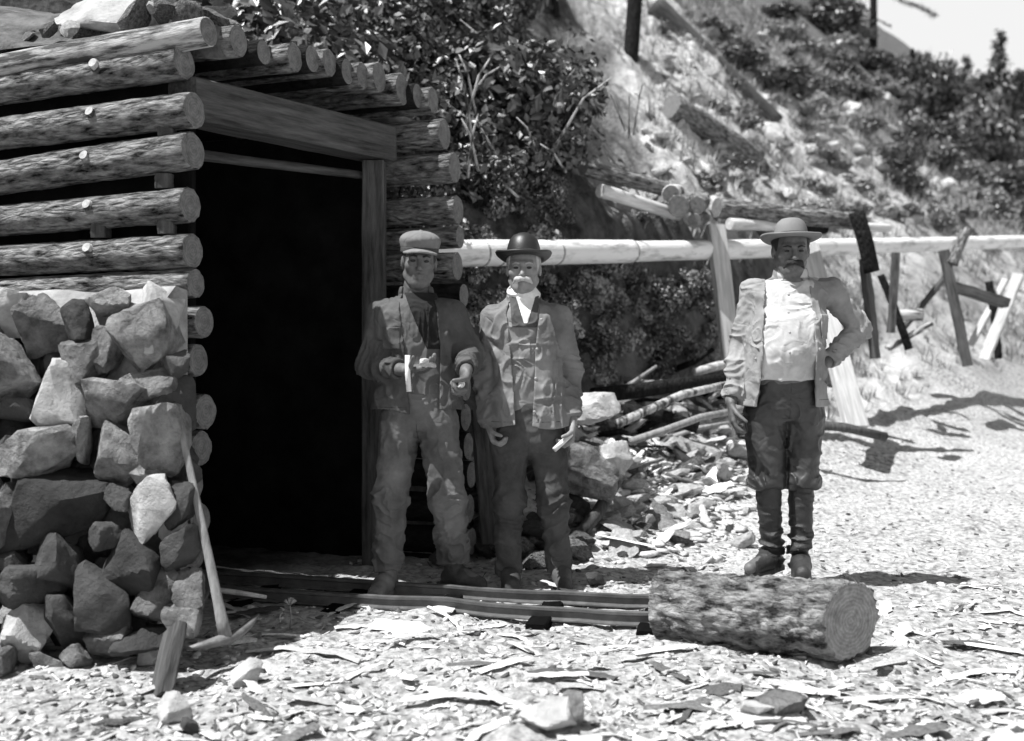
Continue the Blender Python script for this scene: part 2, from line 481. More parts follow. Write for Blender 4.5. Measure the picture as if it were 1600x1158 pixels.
# roof poles, their ends along the eave
roof = [(325, 50, 24, 0), (372, 64, 25, 1), (411, 82, 20, 0), (460, 90, 23, 1), (487, 92, 22, 0), (514, 98, 22, 1), (542, 112, 21, 0), (566, 118, 21, 1),
        (592, 121, 24, 1), (628, 139, 25, 1), (652, 150, 20, 0), (676, 157, 21, 1)]
for i, (px, py, r, pale) in enumerate(roof):
    # distance along the eave: interpolate q so that the ends lie on it
    q = -.02+(px-325)/(676-325)*1.64
    b = E0+D2*q; k = (px-800)/F
    t = (k*b[1]-b[0])/(D1[0]-k*D1[1]); d = b[1]+D1[1]*t
    z = zat(py, d); rr = r/F*d*1.0
    zb = z-.20 if i == 0 else z-.05
    log_at('roof_pole', wall_pt(t, z, q), wall_pt(3.9, zb, q), rr, rr*.9, [M['half_peeled'] if i == 0 else (M['bark'] if pale else M['bark_dark']), M['end']], portal, amp=.04, seg=18, ring=.08, furrow=.03)  # dark bark on some poles stands in for shade under the roof
# lintel and posts (squared timber)
def on_q(q, t, z): return wall_pt(t, z, q)
beam_at('lintel', on_q(.05, .12, 2.32), on_q(QR-.20, -.22, 2.335), .19, .19, M['beam'], portal, n=10)
beam_at('door_post', on_q(QR-.27, -.20, -.05), on_q(QR-.27, -.20, 2.23), .12, .14, M['beam'], portal, n=12)
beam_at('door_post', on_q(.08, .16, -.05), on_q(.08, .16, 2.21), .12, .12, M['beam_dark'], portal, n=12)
log_at('cross_pole', VW(316, 243, 4.98), VW(584, 276, 5.72), .028, .022, [M['beam'], M['end']], portal, amp=.14, seg=12, furrow=.08)
# inner lining added to block light in the log gaps and keep the drift dark
def light_block():
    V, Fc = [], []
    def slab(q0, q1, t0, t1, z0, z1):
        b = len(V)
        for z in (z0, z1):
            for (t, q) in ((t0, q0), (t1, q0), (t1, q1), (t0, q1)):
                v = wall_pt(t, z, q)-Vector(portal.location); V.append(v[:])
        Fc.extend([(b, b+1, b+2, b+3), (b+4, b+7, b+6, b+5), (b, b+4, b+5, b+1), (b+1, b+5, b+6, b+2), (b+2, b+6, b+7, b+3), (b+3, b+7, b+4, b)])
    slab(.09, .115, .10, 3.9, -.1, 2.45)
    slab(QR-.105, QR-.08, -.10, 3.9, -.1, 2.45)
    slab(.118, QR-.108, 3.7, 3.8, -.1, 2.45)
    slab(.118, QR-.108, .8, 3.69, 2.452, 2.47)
    o = obj('light_block', mesh_of('light_block', V, Fc, [M['drift_shade']], False), portal)
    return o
light_block()
# earth and stones on the roof
def roof_earth():
    n, m = 70, 50
    T = np.linspace(-.02, 4.7, n); Q = np.linspace(.10, 2.5, m)
    TT, QQ = np.meshgrid(T, Q, indexing='ij')
    X = E0[0]+D1[0]*TT+D2[0]*QQ; Y = E0[1]+D1[1]*TT+D2[1]*QQ
    nz = fbm(np.stack([X*2.2, Y*2.2, X*0], -1).reshape(-1, 3), 5).reshape(X.shape)
    Z = 2.72+.42*smooth(.1, 2.2, TT)*smooth(-.3, .9, QQ)+.20*(nz-.5)+.5*smooth(1.6, 2.5, QQ)*smooth(.5, 2, TT)+.04
    Z = Z-.12*smooth(.5, .1, TT)-.10*smooth(.4, .10, QQ)
    top = np.stack([X, Y, Z], -1).reshape(-1, 3)
    bot = np.stack([X, Y, np.full_like(Z, 2.66)-.28*smooth(1.0, 4.0, TT)*0], -1).reshape(-1, 3)
    V = np.vstack([top, bot]); I = np.arange(n*m).reshape(n, m); o2 = n*m
    Fc = [(I[i, j], I[i+1, j], I[i+1, j+1], I[i, j+1])[::-1] for i in range(n-1) for j in range(m-1)]
    per = [I[i, 0] for i in range(n)]+[I[n-1, j] for j in range(1, m)]+[I[i, m-1] for i in range(n-2, -1, -1)]+[I[0, j] for j in range(m-2, 0, -1)]
    for a, b in zip(per, per[1:]+per[:1]): Fc.append((a, b, b+o2, a+o2))
    o = obj('roof_earth', mesh_of('roof_earth', V, [tuple(int(x) for x in f) for f in Fc], [M['earth_roof']], True))
    tag(o, kind='structure')
roof_earth()

# earth packed between the stone wall and the logs
def fill():
    pts = []
    n = 60; V = []; Fc = []
    for i in range(n):
        t = -.02+i*.07
        for (qq, z) in ((-.095, 0), (-.10, 1.45), (-.18, 1.46), (-.27, 1.38), (-.30, 0)):
            v = wall_pt(t, z, qq); jz = .05*(vnoise(np.array([[t*5, qq*9, 0]]))[0]-.5) if z > 0 else 0
            V.append((v.x, v.y, v.z+jz))
    for i in range(n-1):
        for j in range(4): Fc.append((i*5+j, i*5+j+1, i*5+6+j, i*5+5+j))
    Fc.append((0, 1, 2, 3, 4)); Fc.append(tuple(n*5-5+j for j in (4, 3, 2, 1, 0)))
    o = obj('packed_earth', mesh_of('packed_earth', V, Fc, [M['earth']], True)); tag(o, kind='structure')
fill()

# ================================================================== dry stone wall
swall = thing('dry_stone_wall', 'rough dry stone wall of big broken blocks against the log wall', 'stone wall', (-1.9, 4.1, 0))
# cx, cy, w, h, tilt, tone
ST = [(69, 509, 78, 92, 5, 0), (121, 500, 46, 58, 0, 2), (172, 475, 78, 50, 20, 1), (20, 488, 74, 66, 30, 1), (250, 492, 62, 112, -28, 3), (226, 532, 86, 100, -30, 0),
      (140, 556, 78, 88, 15, 0), (174, 552, 40, 72, 20, 1), (12, 588, 92, 118, 0, 1), (95, 620, 80, 104, 0, 1), (186, 622, 124, 84, 0, 0), (230, 598, 90, 52, -12, 0),
      (274, 634, 32, 82, 0, 2), (56, 717, 136, 88, -8, 0), (186, 708, 100, 96, 10, 1), (256, 702, 66, 122, -18, 0), (128, 688, 30, 66, 5, 2), (96, 792, 152, 128, -15, 2),
      (240, 796, 86, 96, -5, 1), (8, 812, 52, 100, 0, 0), (230, 746, 52, 50, 10, 0), (207, 876, 78, 94, 15, 2), (244, 938, 80, 96, -15, 0), (152, 930, 94, 98, -10, 2),
      (82, 882, 66, 84, -20, 2), (36, 918, 88, 60, 5, 2), (104, 972, 58, 82, -10, 2), (42, 988, 70, 86, -5, 1), (176, 1004, 66, 60, 10, 1), (4, 1034, 40, 56, 0, 1),
      (284, 976, 46, 52, 0, 0), (292, 855, 52, 66, 0, 2), (228, 1002, 80, 36, 0, 2), (12, 700, 30, 40, 0, 2), (36, 645, 60, 40, 0, 2), (300, 915, 44, 60, 0, 2), (290, 790, 40, 66, 0, 2),
      (275, 570, 36, 44, 0, 2), (60, 770, 50, 34, 0, 2), (160, 838, 44, 40, 0, 2), (20, 880, 40, 40, 0, 2), (180, 780, 36, 40, 0, 2), (120, 1030, 50, 44, 0, 0), (75, 1040, 46, 40, 0, 1),
      (-40, 540, 90, 90, 0, 0), (-46, 640, 90, 100, 0, 1), (-44, 740, 90, 90, 0, 0), (-40, 840, 80, 100, 0, 2), (-50, 940, 90, 90, 0, 0), (-30, 470, 70, 50, 0, 1), (-40, 1030, 70, 70, 0, 0)]
def wall_d(px, py):
    top = 4.22+.30*(1-px/300.0)*0+(300-px)/300*.10
    bot = 3.86+(300-px)/300*(-.05)
    f = (py-450)/(1040-450)
    return top+(bot-top)*f
for i, (cx, cy, w, h, tilt, tone) in enumerate(ST):
    d = wall_d(cx, cy)+random.uniform(-.03, .03)
    sx, sz = w/F*d*1.22, h/F*d*1.20; sy = min(.34, max(sx, sz)*.85)
    m = [M['rock'], M['rock_pale'], M['rock_dark'], M['rock_pale']][tone] if random.random() < .95 else M['rock']
    if tone == 1: m = M['rock'] if i % 3 else M['rock_pale']
    me = rock_mesh(100+i, sx, sy, sz, m, sub=4, planes=10+i % 5, rough=.075)
    o = obj('stone', me, swall)
    p = VW(cx, cy, d+sy*.28)
    o.location = p-Vector(swall.location)
    o.rotation_euler = (random.uniform(-.18, .05), math.radians(tilt)*.6, random.uniform(-.35, .15))
# hearting stones behind, seen dark through the joints
for i in range(90):
    px = random.uniform(-60, 300); py = random.uniform(500, 1010)
    d = wall_d(px, py)+.22
    s = random.uniform(.13, .22)
    me = rock_mesh(400+i % 12, s, s, s*.8, M['rock_dark'], sub=3) if i < 12 else stones_small[i % 12]
    if i < 12: stones_small = (stones_small if i else [])+[me]
    o = obj('stone', me, swall); o.location = VW(px, py, d)-Vector(swall.location)
    o.rotation_euler = (random.random()*6, random.random()*6, random.random()*6)

# ================================================================== rail track
trk = thing('rail_track', 'narrow mine cart rails running out of the portal to the sawn log', 'rails', (-.5, 4.85, 0))
rd = Vector((.973, -.228, 0)).normalized()
def rail(p0, back, fwd):
    prof = [(-.026, 0), (.026, 0), (.026, .006), (.006, .012), (.006, .038), (.015, .044), (.015, .056), (-.015, .056), (-.015, .044), (-.006, .038), (-.006, .012), (-.026, .006)]
    side = Vector((-rd.y, rd.x, 0)); V, Fc = [], []
    n = 40
    for i in range(n+1):
        s = -back+(back+fwd)*i/n
        c = p0+rd*s; wob = .004*math.sin(s*5+p0.y)
        zz = float(terrain(np.array([c.x]), np.array([c.y]), False)[0])*.4+.002
        for (u, z) in prof:
            v = c+side*(u+wob)-Vector(trk.location); V.append((v.x, v.y, z+zz+.006))
    k = len(prof)
    for i in range(n):
        for j in range(k): Fc.append((i*k+j, i*k+(j+1) % k, (i+1)*k+(j+1) % k, (i+1)*k+j))
    Fc.append(tuple(range(k))[::-1]); Fc.append(tuple(n*k+j for j in range(k)))
    obj('rail', mesh_of('rail', V, Fc, [M['rail']], False), trk)
near0 = Vector((-.526, 4.72, 0)); far0 = Vector((-.043, 4.89, 0))
rail(near0, 2.6, 1.45); rail(far0, 3.2, 1.0)
for i in range(8):
    c = near0+rd*(-2.2+i*.48)+Vector((.03, .14, 0))
    a = c-Vector((-rd.y, rd.x, 0))*.28; b = c+Vector((-rd.y, rd.x, 0))*.30
    beam_at('tie', (a.x, a.y, -.018), (b.x, b.y, -.018), .09, .07, M['beam_dark'], trk, wob=.01)

# ================================================================== sawn log in the foreground
A = VW(1328, 971, 4.0); B = VW(1030, 944, 4.36)
big = log_mesh('sawn_log', (B-A).length, .164, .150, [M['bark_log'], M['end_pale']], amp=.05, seg=72, ring=.012, furrow=.24,
               knots=((.30, -1.9, .020, .035), (.33, -1.3, -.03, .03), (.55, -1.2, .012, .03), (.15, -2.2, -.015, .03)))
_v = np.empty(len(big.vertices)*3); big.vertices.foreach_get('co', _v); _v = _v.reshape(-1, 3)
_q = frame_quat(A, B).inverted() @ Vector((-.46, -.88, 0)); _s = _v[:, 0]*_q.x+_v[:, 1]*_q.y
_v[:, 2] += np.clip(1-_v[:, 2]/.35, 0, 1)*_s*.55                      # the saw cut runs askew
big.vertices.foreach_set('co', _v.ravel()); big.update()
o = obj('sawn_log', big, None, A); o.rotation_mode = 'QUATERNION'; o.rotation_quaternion = frame_quat(A, B)
tag(o, 'thick short sawn log with rough bark lying on the trodden ground', 'log')

# ================================================================== pickaxe
M['plank_grey'] = mat('board_grey', .14, .36, 7, .8, .5, 50, (5, 5, .5))
pk = thing('pickaxe', 'pickaxe with long pale handle leaning against the stone wall', 'pickaxe', tuple(VW(350, 1002, 3.93)))
def sweep(name, pts, radii, m, parent=None, seg=10, flat=1.0, flat_dir=None):
    pts = [Vector(p) for p in pts]; V, Fc = [], []
    up = Vector((0, 0, 1)) if abs((pts[-1]-pts[0]).normalized().z) < .8 else Vector((0, 1, 0))
    if flat_dir is not None: up = Vector(flat_dir)
    for i, p in enumerate(pts):
        t = (pts[min(i+1, len(pts)-1)]-pts[max(i-1, 0)]).normalized()
        a = t.cross(up).normalized(); b = a.cross(t).normalized()
        r = radii[i] if hasattr(radii, '__len__') else radii
        for j in range(seg):
            an = 2*math.pi*j/seg
            V.append((p+a*math.cos(an)*r+b*math.sin(an)*r*flat)[:])
    for i in range(len(pts)-1):
        for j in range(seg): Fc.append((i*seg+j, i*seg+(j+1) % seg, (i+1)*seg+(j+1) % seg, (i+1)*seg+j))
    Fc.append(tuple(range(seg))[::-1]); Fc.append(tuple((len(pts)-1)*seg+j for j in range(seg)))
    pl = Vector(parent.location) if parent is not None else Vector((0, 0, 0))
    V = [(Vector(v)-pl)[:] for v in V]
    return obj(name, mesh_of(name, V, Fc, [m], True), parent)
def lerp_pts(A, B, n): return [Vector(A).lerp(Vector(B), i/(n-1)) for i in range(n)]
hp = lerp_pts(VW(279, 655, 4.12), VW(352, 996, 3.93), 14)
hp = [p+Vector((.003*math.sin(i/13*math.pi), 0, 0)) for i, p in enumerate(hp)]
sweep('handle', hp, [.0125, .014, .0145, .015, .0155, .016, .0165, .017, .018, .019, .020, .021, .024, .028], M['plank_grey'], pk, flat=.7)
sweep('head', [VW(292, 1014, 3.82), VW(315, 1009, 3.86), VW(338, 1003, 3.90), VW(356, 998, 3.94), VW(372, 990, 3.99), VW(388, 977, 4.05), VW(402, 962, 4.12)],
      [.009, .018, .025, .030, .025, .018, .009], M['iron'], pk, flat=.8)

# ---- board standing in the foreground, sticks
b = beam_at('leaning_board', VW(250, 1092, 3.62), VW(274, 982, 3.80), .14, .045, M['beam'], None, roll=2.2)
tag(b, 'short thick board tilted upright in front of the stone wall', 'board')
s = sweep('peeled_stick', [VW(288, 915, 4.62), VW(330, 921, 4.6), VW(372, 926, 4.58), VW(416, 933, 4.55)], [.010, .012, .012, .008], M['peeled'])
tag(s, 'thin pale stick lying in the shade beside the pickaxe handle', 'stick')
# ================================================================== people: shapes as distance fields, meshed by surface nets
def surface_nets(f, lo, hi, vox):
    lo = np.array(lo, float); hi = np.array(hi, float); B = 8
    n = (np.ceil((hi-lo)/vox/B).astype(int))*B+1
    nb = (n-1)//B
    g = np.stack(np.meshgrid(*[np.arange(k) for k in nb], indexing='ij'), -1).reshape(-1, 3)
    c = lo+(g+.5)*B*vox
    dc = f(c)
    V = np.ones(tuple(n), dtype=np.float32)
    ins = dc < 0
    act = np.abs(dc) < B*vox*.87+.016
    for b in g[ins & ~act]:
        V[b[0]*B:(b[0]+1)*B+1, b[1]*B:(b[1]+1)*B+1, b[2]*B:(b[2]+1)*B+1] = -1
    ga = g[act]
    loc = np.stack(np.meshgrid(*[np.arange(B+1)]*3, indexing='ij'), -1).reshape(-1, 3)
    for k in range(0, len(ga), 400):
        gg = ga[k:k+400]
        idx = (gg[:, None, :]*B+loc[None]).reshape(-1, 3)
        d = f(lo+idx*vox)
        V[idx[:, 0], idx[:, 1], idx[:, 2]] = d
    S = V < 0
    S[0] = S[-1] = False; S[:, 0] = S[:, -1] = False; S[:, :, 0] = S[:, :, -1] = False
    V = np.where(S, np.minimum(V, -1e-6), np.maximum(V, 1e-6))
    sh = [(a, b, c2) for a in (0, 1) for b in (0, 1) for c2 in (0, 1)]
    cnt = np.zeros(tuple(n-1), dtype=np.int8)
    sl = lambda a, m: slice(a, m-1+a)
    for (a, b, c2) in sh: cnt += S[sl(a, n[0]), sl(b, n[1]), sl(c2, n[2])]
    cells = np.argwhere((cnt > 0) & (cnt < 8))
    vid = -np.ones(tuple(n-1), dtype=np.int64); vid[tuple(cells.T)] = np.arange(len(cells))
    acc = np.zeros((len(cells), 3)); num = np.zeros(len(cells))
    for i, a in enumerate(sh):
        for j, b in enumerate(sh):
            if j <= i or sum(abs(x-y) for x, y in zip(a, b)) != 1: continue
            va = V[cells[:, 0]+a[0], cells[:, 1]+a[1], cells[:, 2]+a[2]]; vb = V[cells[:, 0]+b[0], cells[:, 1]+b[1], cells[:, 2]+b[2]]
            m = (va < 0) != (vb < 0)
            t = np.where(m, va/(va-vb+1e-12), 0)[:, None]
            acc += np.where(m[:, None], np.array(a)+(np.array(b)-np.array(a))*t, 0); num += m
    P = lo+(cells+acc/num[:, None])*vox
    Q = []
    for ax in range(3):
        A = S.take(range(0, n[ax]-1), ax); Bm = S.take(range(1, n[ax]), ax)
        e = np.argwhere(A != Bm); o1, o2 = [(1, 2), (2, 0), (0, 1)][ax]
        e = e[(e[:, o1] > 0) & (e[:, o2] > 0) & (e[:, o1] < n[o1]-1) & (e[:, o2] < n[o2]-1)]
        d1 = np.zeros(3, int); d1[o1] = 1; d2 = np.zeros(3, int); d2[o2] = 1
        q = np.stack([vid[tuple((e-d1-d2).T)], vid[tuple((e-d2).T)], vid[tuple(e.T)], vid[tuple((e-d1).T)]], -1)
        fl = ~A[tuple(e.T)]
        q[fl] = q[fl][:, ::-1]
        Q.append(q)
    Q = np.vstack(Q); Q = Q[(Q >= 0).all(axis=1)]
    return P, Q
def sdf_obj(name, f, lo, hi, vox, m, parent, keep=True):
    P, Q = surface_nets(f, lo, hi, vox)
    if keep and len(P):                       # drop loose crumbs, keep the big pieces
        par = np.arange(len(P))
        for _ in range(60):
            mn = par[Q].min(axis=1); new = par.copy()
            for c in range(4): np.minimum.at(new, Q[:, c], mn)
            new = new[new]
            if (new == par).all(): break
            par = new
        u, inv, ct = np.unique(par, return_inverse=True, return_counts=True)
        ok = ct[inv] > 120
        Q = Q[ok[Q[:, 0]]]; idx = np.cumsum(ok)-1; P = P[ok]; Q = idx[Q]
    me = mesh_of(name, P-np.array(parent.location), Q, m if isinstance(m, list) else [m], True)
    return obj(name, me, parent)
def smin(a, b, k):
    h = np.clip(.5+.5*(b-a)/k, 0, 1)
    return b+(a-b)*h-k*h*(1-h)
def smax(a, b, k): return -smin(-a, -b, k)
def cone(P, a, b, ra, rb):
    a, b = np.asarray(a, float), np.asarray(b, float)
    ba = b-a; pa = P-a
    h = np.clip(pa@ba/(ba@ba), 0, 1)
    return np.linalg.norm(pa-ba*h[:, None], axis=1)-(ra+(rb-ra)*h)
def ball(P, c, r): return np.linalg.norm(P-np.asarray(c), axis=1)-r
def ell(P, c, r):
    r = np.asarray(r, float); q = (P-np.asarray(c))
    k0 = np.linalg.norm(q/r, axis=1); k1 = np.linalg.norm(q/(r*r), axis=1)
    return k0*(k0-1)/np.maximum(k1, 1e-9)
def chain(P, pts, rs, k=.02):
    d = None
    for i in range(len(pts)-1):
        c = cone(P, pts[i], pts[i+1], rs[i], rs[i+1])
        d = c if d is None else smin(d, c, k)
    return d
_tk = {}
def trunk(P, secs, e=2.4):
    """torso shape: rows z, xc, yc, rx, ry"""
    key = tuple(map(tuple, secs))
    if key not in _tk:
        s = np.array(sorted(secs)); zz = np.arange(s[0, 0]-.1, s[-1, 0]+.1, .004); kr = np.exp(-(np.arange(-10, 11)*.004/.018)**2/2); kr /= kr.sum()
        _tk[key] = (zz, [np.convolve(np.pad(np.interp(zz, s[:, 0], s[:, i]), 10, mode='edge'), kr, 'valid') for i in (1, 2, 3, 4)])
    zz, cols = _tk[key]; z = P[:, 2]
    g = [np.interp(z, zz, c) for c in cols]
    ux = np.abs((P[:, 0]-g[0])/g[2]); uy = np.abs((P[:, 1]-g[1])/g[3])
    r = (ux**e+uy**e)**(1/e)
    return (r-1)*np.minimum(g[2], g[3])
def folds(P, axis_, fa, fb, amp, seed):
    """cloth folds: ridged noise stretched across the limb axis"""
    a = np.asarray(axis_, float); a = a/np.linalg.norm(a)
    t = P@a
    q = (P-t[:, None]*a)*fb+ (t*fa)[:, None]*a + seed
    w = vnoise(P*11+seed)
    q = q+((w-.5)*2.2)[:, None]
    n = vnoise(q)
    return 2.1*(-amp*(1-np.abs(2*n-1))**2.6 + amp*.30)
def rotz(P, a):
    c, s = math.cos(a), math.sin(a)
    return np.stack([P[:, 0]*c-P[:, 1]*s, P[:, 0]*s+P[:, 1]*c, P[:, 2]], -1)
class Head:
    def __init__(s, c, yaw=0, pitch=0, roll=0, sc=1.0, wide=1.0):
        s.c = np.array(c, float); s.sc = sc; s.wide = wide
        s.R = np.array((Matrix.Rotation(yaw, 3, 'Z') @ Matrix.Rotation(pitch, 3, 'X') @ Matrix.Rotation(roll, 3, 'Y')))
    def loc(s, P): return ((P-s.c)@s.R)/s.sc/np.array([s.wide, 1, 1])
    def world(s, v): return s.c+s.R@(np.array(v, float)*s.sc*np.array([s.wide, 1, 1]))
    def f(s, P):
        p = s.loc(P); px = p.copy(); px[:, 0] = np.abs(px[:, 0])
        d = ell(p, (0, .015, .035), (.075, .094, .088))
        d = smin(d, ell(p, (0, -.018, -.035), (.060, .070, .085)), .03)
        d = smin(d, ell(p, (0, -.058, -.096), (.030, .026, .022)), .03)
        d = smin(d, cone(px, (.055, .01, -.06), (.028, -.045, -.092), .016, .014), .025)
        d = smin(d, ball(px, (.043, -.058, -.022), .021), .022)
        d = smin(d, cone(px, (.008, -.086, .022), (.042, -.072, .022), .010, .010), .014)
        d = smax(d, -ball(px, (.031, -.104, .000), .0185), .012)
        d = smin(d, ball(px, (.031, -.074, .001), .0125), .003)
        d = smin(d, cone(p, (0, -.086, .014), (0, -.109, -.030), .0075, .0115), .010)
        d = smin(d, ball(px, (.011, -.096, -.034), .0085), .007)
        d = smin(d, cone(px, (0, -.091, -.060), (.021, -.080, -.062), .0065, .004), .006)
        d = smin(d, cone(px, (0, -.088, -.073), (.018, -.079, -.070), .008, .005), .007)
        d = smax(d, -cone(px, (0, -.100, -.0665), (.024, -.088, -.0665), .0035, .002), .003)
        d = smin(d, ell(px, (.075, .014, -.010), (.009, .018, .029)), .008)
        return d*s.sc
class Hand:
    """palm with five fingers; f finger direction, n the way the fingers curl, side: the side of the thumb"""
    def __init__(s, w, f_, n, side, curl=(.5, .6, .4), thumb=(.6, .5), sc=1.0, spread=.03):
        f_ = Vector(f_).normalized(); n = Vector(n); n = (n-f_*n.dot(f_)).normalized()
        t = Vector(side); t = (t-f_*t.dot(f_)-n*t.dot(n)).normalized()
        w = Vector(w); s.seg = []; s.w = w; s.tips = []
        s.palm = []
        for i, o_ in enumerate((.030, .011, -.009, -.028)):
            k0 = w+t*o_*.55*sc; k1 = w+f_*(.088-.004*abs(i-1))*sc+t*o_*sc+n*.004*sc
            s.palm.append((k0, k1, .0155*sc, .0115*sc))
            d = (f_+t*(spread*(1.5-i)*.35)).normalized(); a = 0; p = k1
            L = (.072, .080, .074, .058)[i]*sc; rr = (.0108, .0112, .0106, .0094)[i]*sc
            for j, fr in enumerate((.44, .31, .25)):
                a += curl[j]*(1+.12*i)
                dd = (d*math.cos(a)+n*math.sin(a)).normalized(); p2 = p+dd*L*fr
                s.seg.append((p, p2, rr*(1-.07*j), rr*(1-.07*(j+1)), i, j)); p = p2
            s.tips.append(p)
        p = w+f_*.022*sc+t*.026*sc+n*.004*sc
        d = (f_*.72+t*.62+n*.28).normalized(); rr = .0115*sc
        for j, L in enumerate((.040, .032, .027)):
            if j: d = (d+n*math.sin(thumb[j-1])-t*.35*j*thumb[j-1]).normalized()
            p2 = p+d*L*sc; s.seg.append((p, p2, rr*(1.15-.15*j), rr*(1.0-.15*j), 4, j)); p = p2
        s.tips.append(p)
    def f(s, P):
        d = None
        for (a, b, ra, rb) in s.palm:
            c = cone(P, a, b, ra, rb); d = c if d is None else smin(d, c, .012)
        for k in range(5):
            g = None
            for (a, b, ra, rb, i, j) in s.seg:
                if i != k: continue
                c = cone(P, a, b, ra, rb); g = c if g is None else np.minimum(g, c)
            d = smin(d, g, .004 if k < 4 else .008)
        return d
M['skin'] = mat('skin', .08, .15, 30, .55, .15, 120, spec=.4)  # skin colour darkened for the hat shade over the faces
M['skin_pale'] = mat('skin_pale', .17, .27, 30, .55, .15, 120, spec=.4)
M['eye'] = mat('eye', .02, .03, 5, .2, 0)
M['hair_dark'] = mat('hair_dark', .015, .05, 60, .6, .8, 200, (1, 1, .3))
M['hair_grey'] = mat('hair_grey', .3, .65, 60, .6, .8, 200, (1, 1, .3))
def cloth(name, lo, hi, rough=.9, weave=260, sc=4.5, spec=.15, bump=.25, wr=.55):
    m = mat(name, lo, hi, sc, rough, bump, weave, spec=spec, contrast=(.3, .7), dist=.003)
    nt = m.node_tree; N, L = nt.nodes, nt.links; b = N['Principled BSDF']
    tc = N.new('ShaderNodeTexCoord')
    n = N.new('ShaderNodeTexNoise'); n.inputs['Scale'].default_value = 10; n.inputs['Detail'].default_value = 2; n.inputs['Distortion'].default_value = .5
    L.new(tc.outputs['Object'], n.inputs['Vector'])
    a = N.new('ShaderNodeMath'); a.operation = 'SUBTRACT'; a.inputs[1].default_value = .5; L.new(n.outputs['Fac'], a.inputs[0])
    c = N.new('ShaderNodeMath'); c.operation = 'ABSOLUTE'; L.new(a.outputs[0], c.inputs[0])
    bp = N.new('ShaderNodeBump'); bp.inputs['Strength'].default_value = wr; bp.inputs['Distance'].default_value = .035
    L.new(c.outputs[0], bp.inputs['Height'])
    old = b.inputs['Normal'].links[0].from_node
    L.new(bp.outputs[0], old.inputs['Normal'])
    return m
M['jacket1'] = cloth('denim_jacket_dark', .045, .12); M['shirt1'] = cloth('black_shirt', .012, .03); M['vest1'] = cloth('grey_work_shirt', .06, .15)
M['pants1'] = cloth('dusty_trousers', .07, .19); M['cap1'] = cloth('light_cap', .11, .22); M['capband'] = cloth('cap_peak', .04, .08)
M['jacket2'] = cloth('faded_denim_jacket', .11, .25); M['bib'] = cloth('bib_overalls', .13, .26); M['pants2'] = cloth('overall_legs', .035, .12)
M['vest2'] = cloth('waistcoat', .05, .10); M['white'] = cloth('white_linen', .62, .8); M['felt'] = cloth('black_felt', .012, .03, .45, 80, spec=.5, wr=.03)
M['jacket3'] = cloth('light_canvas_jacket', .18, .34); M['shirt3'] = cloth('white_shirt', .30, .66); M['pants3'] = cloth('dark_wool_trousers', .012, .05, .5, spec=.6)
M['boots'] = mat('boot_leather', .012, .045, 10, .45, .4, 60, spec=.5); M['shoe'] = mat('dusty_shoe_leather', .08, .22, 10, .7, .4, 60)
M['shoe_dark'] = mat('dark_shoe_leather', .03, .10, 10, .6, .4, 60)
M['felt_grey'] = cloth('grey_felt', .14, .22, .8, 80, wr=.05); M['ribbon'] = cloth('hat_ribbon', .03, .06)
V3 = lambda v: np.array(v, float)

def lathe(name, prof, center, R, m, parent, sx=1.0, sy=1.12, curl=0.0, seg=48, dip=0.0, mi=None):
    V, Fc = [], []
    for (r, z) in prof:
        for j in range(seg):
            a = 2*math.pi*j/seg; x, y = math.cos(a)*r*sx, math.sin(a)*r*sy
            zz = z+(curl*(max(0, abs(x)-.085)/.06)**1.6 if r > .085 else 0)-(dip*max(0, (abs(y)-.09))/.06 if r > .085 else 0)
            V.append(R@np.array([x, y, zz])+np.array(center)-np.array(parent.location))
    n = len(prof)
    for i in range(n-1):
        for j in range(seg): Fc.append((i*seg+j, i*seg+(j+1) % seg, (i+1)*seg+(j+1) % seg, (i+1)*seg+j))
    return obj(name, mesh_of(name, V, Fc, m if isinstance(m, list) else [m], True, mi), parent)
def eyes(h, parent):
    for s in (-1, 1):
        V, Fc = ico(3); c = h.world((s*.0305, -.0845, .000))
        obj('eye', mesh_of('eye', V*np.array([.0125, .0060, .0062]), Fc, [M['eye']]), parent, tuple(c-np.array(parent.location)))
def brows(h, parent, m, w=.004):
    for s in (-1, 1):
        sweep('eyebrow', [Vector(h.world((s*.014, -.099, .0185))), Vector(h.world((s*.030, -.094, .0235))), Vector(h.world((s*.046, -.080, .018)))], [w, w*1.1, w*.6], m, parent, 8)
def hairshape(h, zt=.03, zl=-.055, back=.01):
    def f(P):
        p = h.loc(P); px = p.copy(); px[:, 0] = np.abs(px[:, 0])
        d = ell(p, (0, .018, .030), (.081, .098, .093))+ (fbm(P*60, 2)-.5)*.006
        d = smin(d, ell(p, (0, .055, -.03), (.062, .055, .06)), .03)
        cut = -(p[:, 1]-(-.038-.10*np.clip(p[:, 2]-.01, -.4, .1)))          # hairline in front
        side = (zl-p[:, 2])
        d = smax(d, cut, .006); d = smax(d, side, .006)
        d = np.maximum(d, -(ell(px, (.080, .006, -.012), (.02, .022, .034))))
        return d*h.sc
    return f
def moustache(h, parent, m, w=.030, drop=.018, r=.0085):
    def f(P):
        p = h.loc(P); px = p.copy(); px[:, 0] = np.abs(px[:, 0])
        d = cone(px, (.004, -.107, -.049), (w*.62, -.100, -.053), r, r*1.05)
        d = smin(d, cone(px, (w*.62, -.100, -.053), (w, -.086, -.054-drop), r*1.0, r*.35), .006)
        return d*h.sc+(vnoise(P*np.array([420, 200, 120]))-.5)*.003
    c = h.c
    return sdf_obj('moustache', f, c-.15, c+.15, .0028, m, parent)
def tube_noise(P, seed, amp, s): return (fbm(P*s+seed, 3)-.5)*amp*2

def bounds(*pts, pad=.15):
    a = np.array([V3(p) for p in pts]); return a.min(axis=0)-pad, a.max(axis=0)+pad

